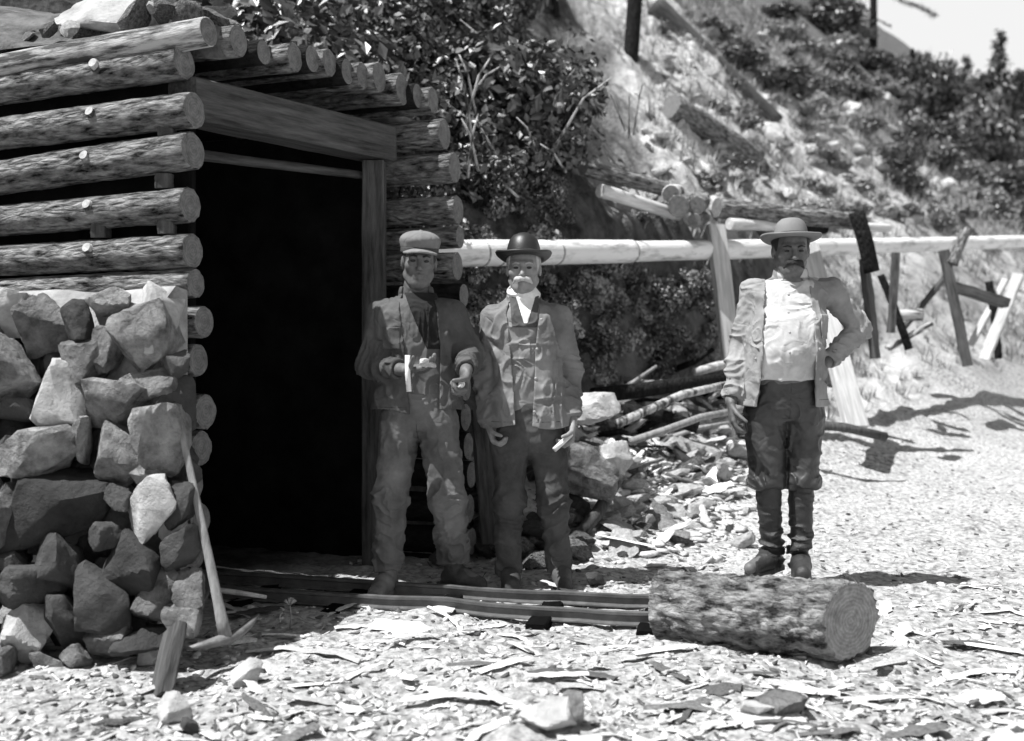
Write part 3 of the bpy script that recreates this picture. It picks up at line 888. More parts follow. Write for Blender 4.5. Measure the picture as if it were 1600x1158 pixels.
def person(cfg):
    X0, d = cfg['x'], cfg['d']
    gz = CAMH-(cfg['feet']-530)/F*d
    root = thing('person', cfg['label'], 'person', (W(cfg['cx'], 0, d)[0], d, gz))
    w = lambda px, py, dy=0.0: W(px, py, d+dy)
    g = cfg['geom'](w, d)
    g['fn'] = {}
    vox = .005
    h = g['head']
    # ---- the body, one continuous surface
    hands = g['hands']
    def body(P):
        t = h.f(P)
        nb = g['neck']; t = smin(t, cone(P, h.world((0, .018, -.06)), nb, .052, .062), .03)
        b = trunk(P, [(z, x, y, rx*.86, ry*.86) for (z, x, y, rx, ry) in g['torso']])
        zt, zb = g['ztop'], g['zhip']
        b = np.maximum(b, P[:, 2]-zt); b = np.maximum(b, g['zcrotch']+.10-P[:, 2])
        t = smin(t, b, .05)
        for (S, E, Wr) in g['arms']:
            t = smin(t, chain(P, [S, E, Wr], [.052, .040, .030], .02), .04)
        for (H_, K, A, Tt) in g['legs']:
            t = smin(t, chain(P, [H_, K, A, Tt], [.075, .052, .036, .03], .02), .04)
        for hd in hands: t = smin(t, hd.f(P), .015)
        return t
    allp = [h.c+np.array([0, 0, .1]), g['neck']]+[V3(p) for a in g['arms'] for p in a]+[V3(p) for a in g['legs'] for p in a]+[V3(t) for hd in hands for t in hd.tips]
    lo, hi = bounds(*allp, pad=.17)
    lo[2] = gz-.02
    sdf_obj('body', body, lo, hi, .005, M[cfg['skin']], root)
    # ---- trousers
    def trousers(P):
        t = None
        for i, (H_, K, A, Tt) in enumerate(g['legs']):
            r = g['legr'][i]
            hem = V3(A)+np.array([0, 0, g['hem']])
            c = chain(P, [H_, K, hem], r, .05)
            ax = V3(A)-V3(H_)
            kz = V3(K)[2]
            c = c+folds(P, (.35-.7*i, 0, 1), 24, 6, .006*smooth(.45, .2, (P[:, 2]-gz))+.0025+.005*np.exp(-((P[:, 2]-kz)/.07)**2), 3+i*7)
            c = c+folds(P, (0, 0, 1), 2.2, 13, .005, 31+i*7)
            c = smax(c, hem[2]-P[:, 2]+.008*np.sin(P[:, 0]*40), g.get('hemr', .002))
            t = c if t is None else smin(t, c, .016)
        b = trunk(P, g['hips']); b = np.maximum(b, P[:, 2]-g['zwaist']); b = smax(b, g['zcrotch']-P[:, 2], .07)
        b = b+folds(P, (0, 0, 1), 16, 6, .004, 9)
        return smin(t, b, .05)
    lo2 = lo.copy(); hi2 = hi.copy(); hi2[2] = g['zwaist']+.05
    sdf_obj('trousers', trousers, lo2, hi2, .0056, M[cfg['pants']], root)
    # ---- shirt front under the jacket
    def shirt(P):
        b = trunk(P, [(z, x, y, rx*.95, ry*.95) for (z, x, y, rx, ry) in g['torso']])
        nb = g['neck']; up = h.world((0, .015, -.075))
        b = np.maximum(b, P[:, 2]-g['ztop']-.0); b = np.maximum(b, g['zshirt']-P[:, 2])
        b = smin(b, cone(P, nb, V3(nb)*.45+up*.55, .072, .064), .035)
        b = smin(b, cone(P, V3(g['arms'][0][0]), V3(g['arms'][1][0]), .05, .05), .04)
        return b+folds(P, (.2, 0, 1), 3, 12, .0055, 77)
    hi3 = hi.copy(); lo3 = lo.copy(); lo3[2] = g['zshirt']-.05; hi3[2] = g['ztop']+.14
    sdf_obj('shirt', shirt, lo3, hi3, .006, M[cfg['shirt']], root)
    # ---- jacket
    def jacket(P):
        b0 = trunk(P, g['torso'])
        flare = .05*smooth(g['zj']+.35, g['zj'], P[:, 2])
        b0 = b0-flare*.35
        sh = cone(P, g['arms'][0][0], g['arms'][1][0], .062, .062)
        b1 = smin(b0, sh, .05); b1 = smax(b1, P[:, 2]-g['ztop']-.01, .04)
        b1 = smin(b1, cone(P, V3(g['neck'])+np.array([0, .02, -.02]), V3(g['neck'])+np.array([0, .02, .0]), .085, .075), .05)
        b1 = b1+folds(P, (0, 0, 1), 2.4, 12, .0065, 5)+folds(P, (.5, 0, 1), 8, 5, .003, 15)
        hem = g['zj']+.012*np.sin(P[:, 0]*19+1)+g.get('hemtilt', 0)*(P[:, 0]-X0)
        bb = np.maximum(b1, hem-P[:, 2])
        inner = np.maximum(b1+.016, -1e9)
        ar = None
        for i, (S, E, Wr) in enumerate(g['arms']):
            S, E, Wr = V3(S), V3(E), V3(Wr); cu = E+(Wr-E)*g['cuff'][i]
            c = chain(P, [S, E, cu], g['sleeve'], .02)
            c = c+folds(P, E-S, 8, 6, .004, 21+i)
            dist = np.linalg.norm(P-E, axis=1)
            dw = (P-E)@((Wr-E)/np.linalg.norm(Wr-E))
            c = c+folds(P, Wr-E, 30, 7, .010*smooth(.18, .0, dist)+.006*smooth(0, .12, dw)+.002, 41+i)
            dc = (P-cu)@((Wr-E)/np.linalg.norm(Wr-E))
            near = np.linalg.norm(P-cu, axis=1) < .12
            c = np.where(near, np.maximum(c, dc), c)
            c = np.where(near, np.maximum(c, -(cone(P, E, cu+(cu-E)*.3, g['sleeve'][1]-.014, g['sleeve'][2]-.013))), c)
            ar = c if ar is None else np.minimum(ar, c)
        t = smin(bb, ar, .03)
        t = np.maximum(t, -np.maximum(inner, P[:, 2]-g['ztop']-.05))
        zz = P[:, 2]
        xl = np.interp(zz, g['open'][0], g['open'][1]); xr = np.interp(zz, g['open'][0], g['open'][2])
        yc = np.interp(zz, *zip(*[(s[0], s[2]) for s in sorted(g['torso'])]))
        op = np.maximum(np.maximum(xl-P[:, 0], P[:, 0]-xr), P[:, 1]-(yc-.01))
        zlim = g['arms'][0][0][2]+.0
        t = np.maximum(t, -op)
        # collar: leaves lying on the shoulders round the neck
        nk = V3(g['neck'])
        q = P-nk-np.array([0, .012, .012]); ra = np.sqrt(q[:, 0]**2+(q[:, 1]*1.05)**2)
        tor = np.sqrt((ra-.078)**2+((q[:, 2]+.6*(ra-.078))*.30)**2)-.011
        ang = np.arctan2(q[:, 0], q[:, 1]); tor = np.maximum(tor, np.abs(ang)*.08-g.get('collar', 2.2)*.08)
        return np.minimum(t, tor)
    g['fn']['jacket'] = jacket; g['fn']['shirt'] = shirt; g['fn']['trousers'] = trousers
    lo4 = lo.copy(); hi4 = hi.copy(); lo4[2] = g['zj']-.10; hi4[2] = g['ztop']+.16
    sdf_obj('jacket', jacket, lo4, hi4, .0054, M[cfg['jacket']], root)
    # pocket, seams and buttons
    for (px, py, dy, ww, hh) in g.get('pockets', ()):
        pass
    # ---- shoes
    for i, (H_, K, A, Tt) in enumerate(g['legs']):
        A, Tt = V3(A), V3(Tt)
        fw = Tt-A; fw[2] = 0; L = np.linalg.norm(fw); fw /= L; sd = np.array([-fw[1], fw[0], 0])
        heel = A-fw*.045; heel[2] = gz+.042; toe = A+fw*(g['foot']-.09); toe[2] = gz+.036; mid = A+fw*.07; mid[2] = gz+.052
        topz = g['boot_top'][i] if 'boot_top' in g else A[2]+.05
        def shoe(P, A=A, heel=heel, toe=toe, mid=mid, topz=topz, K=K, i=i, fw=fw):
            c = smin(cone(P, heel, mid, .036, .044), cone(P, mid, toe, .046, .040), .03)
            top = A+(V3(K)-A)/(V3(K)[2]-A[2])*(topz-A[2])
            tall = topz-A[2] > .2
            up = cone(P, V3((A[0], A[1], gz+.06)), top, .047, .066 if tall else .046)
            if tall: up = up+folds(P, (0, 0, 1), 30, 6, .012*smooth(.30, .10, P[:, 2]-gz)+.003, 61+i)
            c = smin(c, up, .03)
            c = np.maximum(c, P[:, 2]-topz)
            c = smax(c, -(P[:, 2]-gz-.012), .004)
            sole = np.minimum(cone(P*np.array([1, 1, 0])+np.array([0, 0, gz+.04]), (heel[0], heel[1], gz+.04), (mid[0], mid[1], gz+.04), .040, .046),
                              cone(P*np.array([1, 1, 0])+np.array([0, 0, gz+.04]), (mid[0], mid[1], gz+.04), (toe[0], toe[1], gz+.04), .049, .043))
            sole = np.maximum(np.maximum(sole, P[:, 2]-gz-.02), gz-.006-P[:, 2])
            return np.minimum(c+tube_noise(P, 3, .002, 30), sole)
        a, b = bounds(heel, toe, (A[0], A[1], topz), V3(K)*.0+np.array([A[0], A[1], topz]), pad=.1)
        a[2] = gz-.03; b[2] = topz+.03
        sdf_obj('boot' if 'boot_top' in g else 'shoe', shoe, a, b, .0045, M[cfg['shoes'][i]], root)
    eyes(h, root); brows(h, root, M[cfg['hair']])
    sdf_obj('hair', hairshape(h, zl=cfg.get('hairline', -.05)), h.c-.15, h.c+.15, .004, M[cfg['hair']], root)
    return root, g, h, w

# ---------------- man 1: flat cap, standing in the portal mouth
def geom1(w, d):
    h = Head(w(655, 408, -.03), yaw=.12, pitch=.08, roll=.05, sc=1.13, wide=.95)
    gz = CAMH-(925-530)/F*d
    SL, SR = w(597, 491), w(706, 490)
    arms = [(SL, w(577, 572, -.0), w(632, 578, -.24)), (SR, w(736, 556, .0), w(728, 580, -.22))]
    hips = [(gz+.78, w(655, 0)[0], d, .175, .12), (gz+.98, w(654, 0)[0], d, .165, .12), (gz+1.1, w(652, 0)[0], d, .16, .115)]
    legs = [(w(627, 668), w(610, 778, -.03), w(606, 902, 0), w(590, 925, -.15)), (w(684, 668), w(700, 775, -.05), w(709, 890, .12), w(742, 905, .02))]
    tx = lambda px: w(px, 0)[0]
    torso = [(w(0, 645)[2], tx(656), d, .200, .135), (w(0, 590)[2], tx(653), d, .178, .130), (w(0, 540)[2], tx(650), d, .19, .135), (w(0, 505)[2], tx(650), d, .20, .135),
             (w(0, 480)[2], tx(650), d, .185, .12), (w(0, 466)[2], tx(650), d+.01, .12, .09), (w(0, 455)[2], tx(651), d+.01, .07, .07)]
    zs = [w(0, y)[2] for y in (660, 600, 540, 480, 452)]
    return dict(head=h, neck=w(650, 463, .01), torso=torso, ztop=w(0, 470)[2], zhip=gz+.75, arms=arms, legs=legs, legr=[.098, .082, .072] and [[.100, .076, .064], [.100, .082, .076]],
                hips=hips, zwaist=w(0, 598)[2], zcrotch=gz+.80, hem=.04, zshirt=w(0, 615)[2], zj=w(0, 641)[2], cuff=[.86, .9], sleeve=[.062, .056, .043],
                open=[zs, [tx(648), tx(640), tx(636), tx(628), tx(630)], [tx(690), tx(690), tx(690), tx(684), tx(672)]], foot=.27,
                hands=[Hand(w(636, 578, -.25), (.86, -.45, .10), (.1, -.25, .95), (.1, -1, .3), curl=(.25, .4, .35), thumb=(.5, .3), sc=1.15),
                       Hand(w(728, 584, -.23), (-.10, -.45, -.75), (-.8, -.3, .3), (-.25, -1, .15), curl=(1.05, 1.1, .6), thumb=(.9, .6), sc=1.2)])
m1, g1, h1, w1 = person(dict(x=W(652, 0, 5.05)[0], d=5.05, feet=925, cx=652, geom=geom1, skin='skin', pants='pants1', shirt='vest1', jacket='jacket1',
    shoes=['shoe', 'shoe_dark'], hair='hair_dark', label='man in a flat cap and open dark jacket holding ore pieces in the doorway'))  # second shoe coloured darker for the shadow it stands in
# black bandana-like shirt panel down the chest
def panel(name, g, w, m, parent, x0, x1, y0, y1, off, taper=None, vox=.0045):
    z1, z0 = w(0, y0)[2], w(0, y1)[2]
    def f(P):
        b = trunk(P, g['torso'])+.05*.0
        b = trunk(P, [(z, x, y, rx*.95, ry*.95) for (z, x, y, rx, ry) in g['torso']])-off
        nb = g['neck']; b = smin(b, cone(P, nb, V3(nb)+np.array([0, -.01, .04]), .074+off*.3, .068), .035)
        b = smin(b, cone(P, V3(g['arms'][0][0]), V3(g['arms'][1][0]), .05+off, .05+off), .04)
        b = b+folds(P, (.2, 0, 1), 3, 12, .0055, 77)
        zz = P[:, 2]; a, c = (x0, x1) if taper is None else (x0, x1)
        xa = np.interp(zz, [z0, z1], [w(x0[1], 0)[0], w(x0[0], 0)[0]]); xb = np.interp(zz, [z0, z1], [w(x1[1], 0)[0], w(x1[0], 0)[0]])
        b = np.maximum(b, -(b+.009))
        b = np.maximum(b, np.maximum(xa-P[:, 0], P[:, 0]-xb)); b = np.maximum(b, np.maximum(z0-zz, zz-z1))
        return np.maximum(b, P[:, 1]-(w(0, 0)[1]-.02))
    c = np.array([(w(x0[0], 0)[0]+w(x1[0], 0)[0])/2, w(0, 0)[1]-.1, (z0+z1)/2])
    return sdf_obj(name, f, (c[0]-.25, c[1]-.22, z0-.03), (c[0]+.25, c[1]+.14, z1+.03), vox, m, parent)
panel('neckerchief', g1, w1, M['shirt1'], m1, (634, 670), (684, 690), 458, 545, .010)
# flat cap
def cap_obj(h, parent):
    def crown(P):
        p = h.loc(P)
        d = ell(p, (0, .012, .088), (.094, .116, .044))
        d = smin(d, ell(p, (0, .015, .062), (.086, .104, .035)), .02)
        d = smax(d, .048-p[:, 2]+.10*np.clip(p[:, 1], -1, 0)*0, .006)
        a = np.arctan2(p[:, 0], p[:, 1]); d = d+.0025*np.abs(np.sin(a*4))**.3-.002
        return smin(d, ball(p, (0, .012, .130), .007), .004)*h.sc
    def visor(P):
        p = h.loc(P)
        z0 = .050-.25*(np.clip(-p[:, 1]-.085, 0, 1))-3.0*p[:, 0]**2
        r = np.sqrt((p[:, 0]/.078)**2+((p[:, 1]+.078)/.058)**2)
        d = np.maximum((r-1)*.06, np.abs(p[:, 2]-z0)-.0045)
        return np.maximum(d, p[:, 1]+.070)*h.sc
    def band(P):
        p = h.loc(P); r = np.sqrt((p[:, 0]/.0835)**2+((p[:, 1]-.013)/.101)**2)
        return np.maximum(np.abs((r-1)*.085)-.004, np.abs(p[:, 2]-.046)-.012)*h.sc
    c = h.c
    sdf_obj('cap', crown, c-.18, c+.2, .0035, M['cap1'], parent)
    sdf_obj('cap_peak', visor, c-.18, c+.2, .0032, M['cap1'], parent)
    sdf_obj('cap_band', band, c-.18, c+.2, .0032, M['capband'], parent)
cap_obj(h1, m1)
# what he holds
o = sweep('candle_stick', [w1(637, 555, -.335), w1(637, 585, -.335), w1(639, 612, -.335)], [.0125, .0125, .012], M['white'], None, 12)
tag(o, 'short white candle held upright in the capped man\'s hand', 'candle')
rk1 = rock_mesh(71, .085, .06, .045, M['rock_pale'], sub=3); o = obj('ore_sample', rk1, None, tuple(w1(668, 566, -.34)), (.3, .2, .5)); tag(o, 'pale lump of ore on the open palm of the capped man', 'ore')
rk2 = rock_mesh(72, .05, .045, .035, M['rock_pale'], sub=3); o = obj('ore_sample', rk2, None, tuple(w1(722, 606, -.29)), (.3, .2, .5)); tag(o, 'small ore piece gripped in the capped man\'s fist', 'ore')

# ---------------- man 2: bowler hat, bib overalls
def geom2(w, d):
    h = Head(w(818, 419, -.02), yaw=-.06, pitch=.05, sc=1.09)
    gz = CAMH-(915-530)/F*d; tx = lambda px: w(px, 0)[0]
    SL, SR = w(773, 497), w(872, 497)
    arms = [(SL, w(757, 585, .02), w(764, 660, -.05)), (SR, w(893, 585, .03), w(893, 655, -.04))]
    legs = [(w(798, 690), w(796, 785, -.03), w(796, 895, 0), w(800, 912, -.14)), (w(855, 690), w(865, 785, -.02), w(876, 893, .03), w(880, 912, -.10))]
    torso = [(w(0, 668)[2], tx(823), d, .200, .135), (w(0, 610)[2], tx(823), d, .178, .135), (w(0, 560)[2], tx(822), d, .178, .135), (w(0, 515)[2], tx(821), d, .187, .135),
             (w(0, 490)[2], tx(820), d, .175, .12), (w(0, 475)[2], tx(819), d+.01, .12, .09), (w(0, 462)[2], tx(818), d+.01, .07, .07)]
    zs = [w(0, y)[2] for y in (672, 600, 540, 490, 455)]
    return dict(head=h, neck=w(818, 470, .01), torso=torso, ztop=w(0, 477)[2], zhip=gz+.72, arms=arms, legs=legs, legr=[[.098, .068, .058], [.098, .070, .060]],
                hips=[(gz+.66, tx(826), d, .165, .12), (gz+.85, tx(824), d, .17, .125), (gz+1.1, tx(823), d, .165, .12)], zwaist=w(0, 600)[2], zcrotch=gz+.68, hem=-.01,
                zshirt=w(0, 640)[2], zj=w(0, 664)[2], cuff=[.97, .95], sleeve=[.062, .053, .043], hemtilt=.0,
                open=[zs, [tx(806), tx(802), tx(797), tx(792), tx(800)], [tx(830), tx(834), tx(836), tx(842), tx(838)]], foot=.27, collar=2.35,
                hands=[Hand(w(764, 664, -.06), (.25, -.35, -.9), (.9, -.2, .1), (.3, -1, .1), curl=(.75, .9, .6), thumb=(.4, .3), sc=1.08),
                       Hand(w(893, 660, -.05), (-.1, -.25, -.95), (-.8, -.3, 0), (-.35, -1, .0), curl=(.7, .9, .6), thumb=(.6, .5), sc=1.12)])
m2, g2, h2_, w2 = person(dict(x=W(820, 0, 5.2)[0], d=5.2, feet=914, cx=820, geom=geom2, skin='skin_pale', pants='pants2', shirt='bib', jacket='jacket2',
    shoes=['shoe_dark', 'shoe_dark'], hair='hair_grey', hairline=-.035, label='grey-moustached man in a black bowler hat and bib overalls'))
panel('waistcoat', g2, w2, M['vest2'], m2, (796, 800), (842, 838), 462, 512, .006)
panel('shirt_front', g2, w2, M['white'], m2, (804, 818), (838, 824), 458, 506, .011)
def scarf(P):
    n = V3(g2['neck'])+np.array([0, -.012, .030]); q = P-n
    ra = np.sqrt((q[:, 0])**2+(q[:, 1])**2)
    return np.sqrt(np.maximum(0, np.abs(ra-.062))**2+(q[:, 2]*.5)**2)-.019+folds(P, (0, 0, 1), 34, 8, .005, 3)
sdf_obj('neck_scarf', scarf, V3(g2['neck'])-.14, V3(g2['neck'])+.16, .004, M['white'], m2)
M['tache'] = mat('white_moustache', .38, .62, 60, .6, .6, 200, (1, 1, .3))
moustache(h2_, m2, M['tache'], .043, .016, .0120)
bow = [(.006, .168), (.03, .165), (.055, .153), (.073, .130), (.083, .095), (.0865, .065), (.087, .046), (.090, .042), (.108, .040), (.128, .043), (.139, .050), (.142, .056), (.144, .051), (.140, .044), (.127, .037), (.108, .034), (.088, .036), (.083, .046)]
HT2 = h2_.R @ np.array(Matrix.Rotation(-.20, 3, 'X'))
lathe('bowler_hat', bow, h2_.c+np.array([0, .0, .012]), HT2, M['felt'], m2, sx=1.0, sy=1.12, curl=.016, dip=.006)
lathe('hat_band', [(.0868, .046), (.0885, .047), (.0885, .068), (.0868, .069)], h2_.c+np.array([0, .0, .012]), HT2, M['ribbon'], m2, sx=1.0, sy=1.12)
o = sweep('candle_stick', [w2(866, 703, -.17), w2(878, 692, -.15), w2(893, 678, -.12)], [.013, .013, .012], M['white'], None, 12)
tag(o, 'white candle held low in the bowler-hatted man\'s hand', 'candle')

# ---------------- man 3: wide hat, open jacket, hand on hip, tall boots
def geom3(w, d):
    h = Head(w(1236, 390, -.04), yaw=-.10, pitch=.16, sc=1.10, wide=1.03)
    gz = CAMH-(893-530)/F*d; tx = lambda px: w(px, 0)[0]
    SL, SR = w(1178, 456), w(1296, 453)
    arms = [(SL, w(1155, 545, .03), w(1142, 625, -.06)), (SR, w(1344, 513, .05), w(1290, 567, -.06))]
    legs = [(w(1195, 650), w(1200, 758, -.02), w(1207, 868, .04), w(1172, 888, -.12)), (w(1256, 650), w(1252, 758, -.02), w(1250, 872, -.02), w(1254, 893, -.20))]
    torso = [(w(0, 632)[2], tx(1221), d, .200, .15), (w(0, 590)[2], tx(1220), d-.015, .192, .172), (w(0, 550)[2], tx(1221), d-.03, .194, .198), (w(0, 510)[2], tx(1224), d-.02, .192, .178),
             (w(0, 475)[2], tx(1230), d-.0, .188, .142), (w(0, 448)[2], tx(1234), d+.01, .165, .12), (w(0, 436)[2], tx(1236), d+.01, .11, .09), (w(0, 424)[2], tx(1236), d+.01, .07, .07)]
    zs = [w(0, y)[2] for y in (640, 590, 520, 450, 415)]
    return dict(head=h, neck=w(1236, 434, .01), torso=torso, ztop=w(0, 441)[2], zhip=gz+.75, arms=arms, legs=legs, legr=[[.100, .080, .066], [.100, .079, .065]],
                hips=[(gz+.74, tx(1224), d, .17, .13), (gz+.95, tx(1224), d-.01, .175, .15), (gz+1.1, tx(1222), d, .165, .14)], zwaist=w(0, 584)[2], zcrotch=gz+.76, hem=.345, hemr=.05,
                zshirt=w(0, 592)[2], zj=w(0, 630)[2], cuff=[.96, .93], sleeve=[.062, .053, .042],
                open=[zs, [tx(1172), tx(1176), tx(1180), tx(1190), tx(1205)], [tx(1262), tx(1258), tx(1256), tx(1256), tx(1262)]], foot=.28, collar=2.1,
                boot_top=[w(0, 742)[2], w(0, 742)[2]],
                hands=[Hand(w(1142, 630, -.07), (.02, -.12, -1), (.75, .0, 0), (.15, -1, -.1), curl=(.35, .5, .4), thumb=(.3, .2), sc=1.05),
                       Hand(w(1286, 571, -.09), (-.45, -.35, -.6), (-.5, .8, -.2), (-.3, -.2, 1), curl=(.5, .6, .4), thumb=(.3, .2), sc=.9)])
m3, g3, h3, w3 = person(dict(x=W(1222, 0, 5.15)[0], d=5.15, feet=893, cx=1222, geom=geom3, skin='skin', pants='pants3', shirt='shirt3', jacket='jacket3',
    shoes=['boots', 'boots'], hair='hair_dark', label='stout man in a wide-brimmed hat and tall boots with one hand on his hip'))
moustache(h3, m3, M['hair_dark'], .042, .022, .0120)
hat3 = [(.004, .140), (.025, .146), (.050, .143), (.068, .128), (.080, .100), (.086, .070), (.088, .050), (.092, .046), (.115, .044), (.135, .046), (.150, .052), (.1535, .057), (.155, .052), (.150, .045), (.134, .040), (.112, .038), (.088, .040), (.083, .050)]
HT3 = h3.R @ np.array(Matrix.Rotation(-.26, 3, 'X'))
lathe('wide_brimmed_hat', hat3, h3.c+np.array([0, .0, .008]), HT3, M['felt_grey'], m3, sx=.97, sy=1.08, curl=.006, dip=.006)
lathe('hat_band', [(.0872, .050), (.0892, .051), (.0885, .068), (.0862, .069)], h3.c+np.array([0, .0, .008]), HT3, M['ribbon'], m3, sx=.97, sy=1.08)
def scollar(P):
    n = V3(g3['neck'])+np.array([0, -.008, .018]); q = P-n
    ra = np.sqrt((q[:, 0])**2+(q[:, 1])**2)
    return np.sqrt((ra-.070)**2+((q[:, 2]+.5*(ra-.07))*.4)**2)-.010
sdf_obj('shirt_collar', scollar, V3(g3['neck'])-.14, V3(g3['neck'])+.16, .004, M['shirt3'], m3)

# ---- buttons, pockets, seams
def front(g, w, which, px, py, d):
    f = g['fn'][which]; ys = np.arange(d-.42, d+.1, .002)
    P = np.stack([np.full_like(ys, (px-800)/F*d), ys, np.full_like(ys, CAMH-(py-530)/F*d)], -1)
    k = np.nonzero(f(P) < 0)[0]
    return Vector(P[k[0]]) if len(k) else None
def buttons(g, w, which, pts, d, parent, m, r=.0075):
    for (px, py) in pts:
        p = front(g, w, which, px, py, d)
        if p is None: continue
        V, Fc = ico(2)
        obj('button', mesh_of('button', V*np.array([r, .0035, r]), Fc, [m]), parent, tuple(p+Vector((0, -.001, 0))-Vector(parent.location)))
def patch(name, g, which, box, d, m, parent, th=.005):
    x0, y0, x1, y1 = box; f = g['fn'][which]
    a, b = W(x0, y1, d), W(x1, y0, d)
    def q(P):
        t = np.abs(f(P))-th
        t = np.maximum(t, np.maximum(a[0]-P[:, 0], P[:, 0]-b[0])); t = np.maximum(t, np.maximum(a[2]-P[:, 2], P[:, 2]-b[2]))
        return np.maximum(t, P[:, 1]-(d-.03))
    sdf_obj(name, q, (a[0]-.02, d-.36, a[2]-.02), (b[0]+.02, d+.0, b[2]+.02), .0035, m, parent)
def seam(g, w, which, pts, d, m, parent, r=.0022):
    ps = [front(g, w, which, x, y, d) for (x, y) in pts]; ps = [p for p in ps if p is not None]
    if len(ps) > 1: sweep('seam', ps, r, m, parent, 5)
M['button'] = mat('button', .25, .4, 20, .3, 0)
M['seam'] = mat('seam_shadow', .03, .06, 20, .9, 0)
buttons(g1, w1, 'jacket', [(642, 500), (645, 535), (649, 600), (651, 628)], 5.05, m1, M['button'])
buttons(g2, w2, 'jacket', [(845, 500), (838, 545), (836, 590), (834, 640)], 5.2, m2, M['button'])
buttons(g3, w3, 'jacket', [(1262, 500), (1262, 545), (1265, 590), (1170, 560)], 5.15, m3, M['button'])
buttons(g3, w3, 'shirt', [(1222, 462), (1219, 490), (1217, 520), (1216, 550)], 5.15, m3, M['button'], .006)
patch('pocket', g1, 'jacket', (602, 512, 630, 545), 5.05, M['jacket1'], m1)
patch('pocket', g3, 'jacket', (1268, 492, 1290, 530), 5.15, M['jacket3'], m3)
patch('pocket', g2, 'shirt', (810, 530, 828, 560), 5.2, M['bib'], m2)
for (g_, w_, m_, d_, xs) in ((g1, w1, m1, 5.05, (586, 640)), (g2, w2, m2, 5.2, (768, 806)), (g2, w2, m2, 5.2, (836, 874)), (g3, w3, m3, 5.15, (1266, 1288))):
    y = {5.05: 634, 5.2: 656, 5.15: 622}[d_]
    seam(g_, w_, 'jacket', [(xs[0]+(xs[1]-xs[0])*i/8, y) for i in range(9)], d_, M['seam'], m_, .0016)
seam(g1, w1, 'trousers', [(654, 655+i*4) for i in range(8)], 5.05, M['seam'], m1)
seam(g2, w2, 'trousers', [(826, 675+i*5) for i in range(8)], 5.2, M['seam'], m2)
seam(g3, w3, 'trousers', [(1223, 595+i*7) for i in range(9)], 5.15, M['seam'], m3)
buckle = None
# ================================================================== pipe on its trestle
M['pipe_dark'] = mat('pipe_joint', .12, .45, 30, .8, .3)
def pipe_pt(px):
    inv = .136-.000085*(px-740); d = 1/inv
    py = 396-.009*(px-740)-.0000148*(px-740)**2
    return VW(px, py, d), d
pipe = thing('flume_pipe', 'long pale wooden flume pipe carried across the slope on rough posts', 'pipe', tuple(pipe_pt(700)[0]))
def pipe_section(x0, x1, r):
    a = pipe_pt(x0)[0]; b_ = pipe_pt(x1)[0]
    log_at('pipe_section', a, b_, r, r, [M['pipe'], M['end']], pipe, amp=.025, seg=28, ring=.06, furrow=.01)
segs = [660, 985, 1118, 1350, 1490, 1700]
for i in range(5): pipe_section(segs[i]+(1 if i else 0), segs[i+1], (.098, .090, .094, .092, .095)[i])
for x in (752, 778, 868, 985, 1118, 1350, 1490):
    c, d = pipe_pt(x); e, _ = pipe_pt(x+8); t = (e-c).normalized()
    log_at('pipe_band', c-t*.010, c+t*.010, .0985, .0985, [M['pipe_dark'], M['pipe_dark']], pipe, amp=.02, seg=24, ring=.01)

def single(o, label, cat, group=None): return tag(o, label, cat, group)
def ground_z(x, y): return float(terrain(np.array([x]), np.array([y]))[0])
def post(name, pxa, pya, pxb, pyb, d, sx, sy, m, label, round_=False, db=None, roll=0, cat='post'):
    db = d if db is None else db
    A, B = VW(pxb, pyb, db), VW(pxa, pya, d)
    if round_: o = log_at(name, A, B, sx, sy, [m, M['end']], None, amp=.08, seg=16, ring=.06, bend=.03)
    else: o = beam_at(name, A, B, sx, sy, m, None, roll=roll, wob=.012, n=9)
    return tag(o, label, cat)
post('trestle_post', 1118, 352, 1152, 640, 9.55, .17, .07, M['plank'], 'pale split post under the pipe joint left of the hatless gap', db=9.2)['label'] = 'pale split plank post under the pipe, just left of the man with hand on hip'
post('trestle_post', 1262, 385, 1338, 668, 10.2, .21, .08, M['plank'], 'broad pale leaning plank post behind the elbow of the right-hand man', db=9.2)
post('trestle_post', 1338, 332, 1362, 425, 9.9, .075, .075, M['bark_dark'], 'dark crooked snag crossing in front of the pipe right of the wide-brimmed hat', True)
post('trestle_post', 1350, 405, 1368, 560, 10.3, .10, .07, M['beam'], 'narrow weathered post below the dark crooked snag', db=10.2)
post('trestle_post', 1474, 392, 1512, 572, 12.4, .19, .12, M['beam'], 'dark upright post under the right end of the pipe', db=12.3)
post('pipe_stub', 1512, 358, 1488, 412, 12.3, .07, .055, M['bark'], 'short forked limb poking up past the pipe at right', True, cat='limb')
post('brace_plank', 1478, 432, 1412, 512, 12.9, .12, .05, M['beam'], 'slanting brace plank left of the dark upright post', cat='plank')
post('leaning_plank', 1592, 428, 1538, 562, 13.2, .17, .04, M['plank'], 'bright broad plank leaning at the far right edge', cat='plank', roll=.4)
post('leaning_plank', 1572, 436, 1516, 540, 13.6, .10, .04, M['plank'], 'narrow plank leaning behind the bright broad one at far right', cat='plank', roll=.4)
post('cross_beam', 1572, 474, 1488, 448, 12.8, .20, .12, M['beam'], 'dark cross beam between the upright post and the leaning planks', cat='beam')
post('trestle_post', 1400, 395, 1392, 520, 11.2, .09, .07, M['beam'], 'slim grey post under the pipe right of the dark crooked snag')
post('brace_plank', 1455, 505, 1388, 545, 12.2, .10, .05, M['half_peeled'], 'low slanting plank at the foot of the dark upright post', cat='plank')
post('brace_pole', 1376, 430, 1420, 545, 11.4, .045, .04, M['bark_dark'], 'dark thin pole slanting down right of the slim grey post', True, cat='pole')
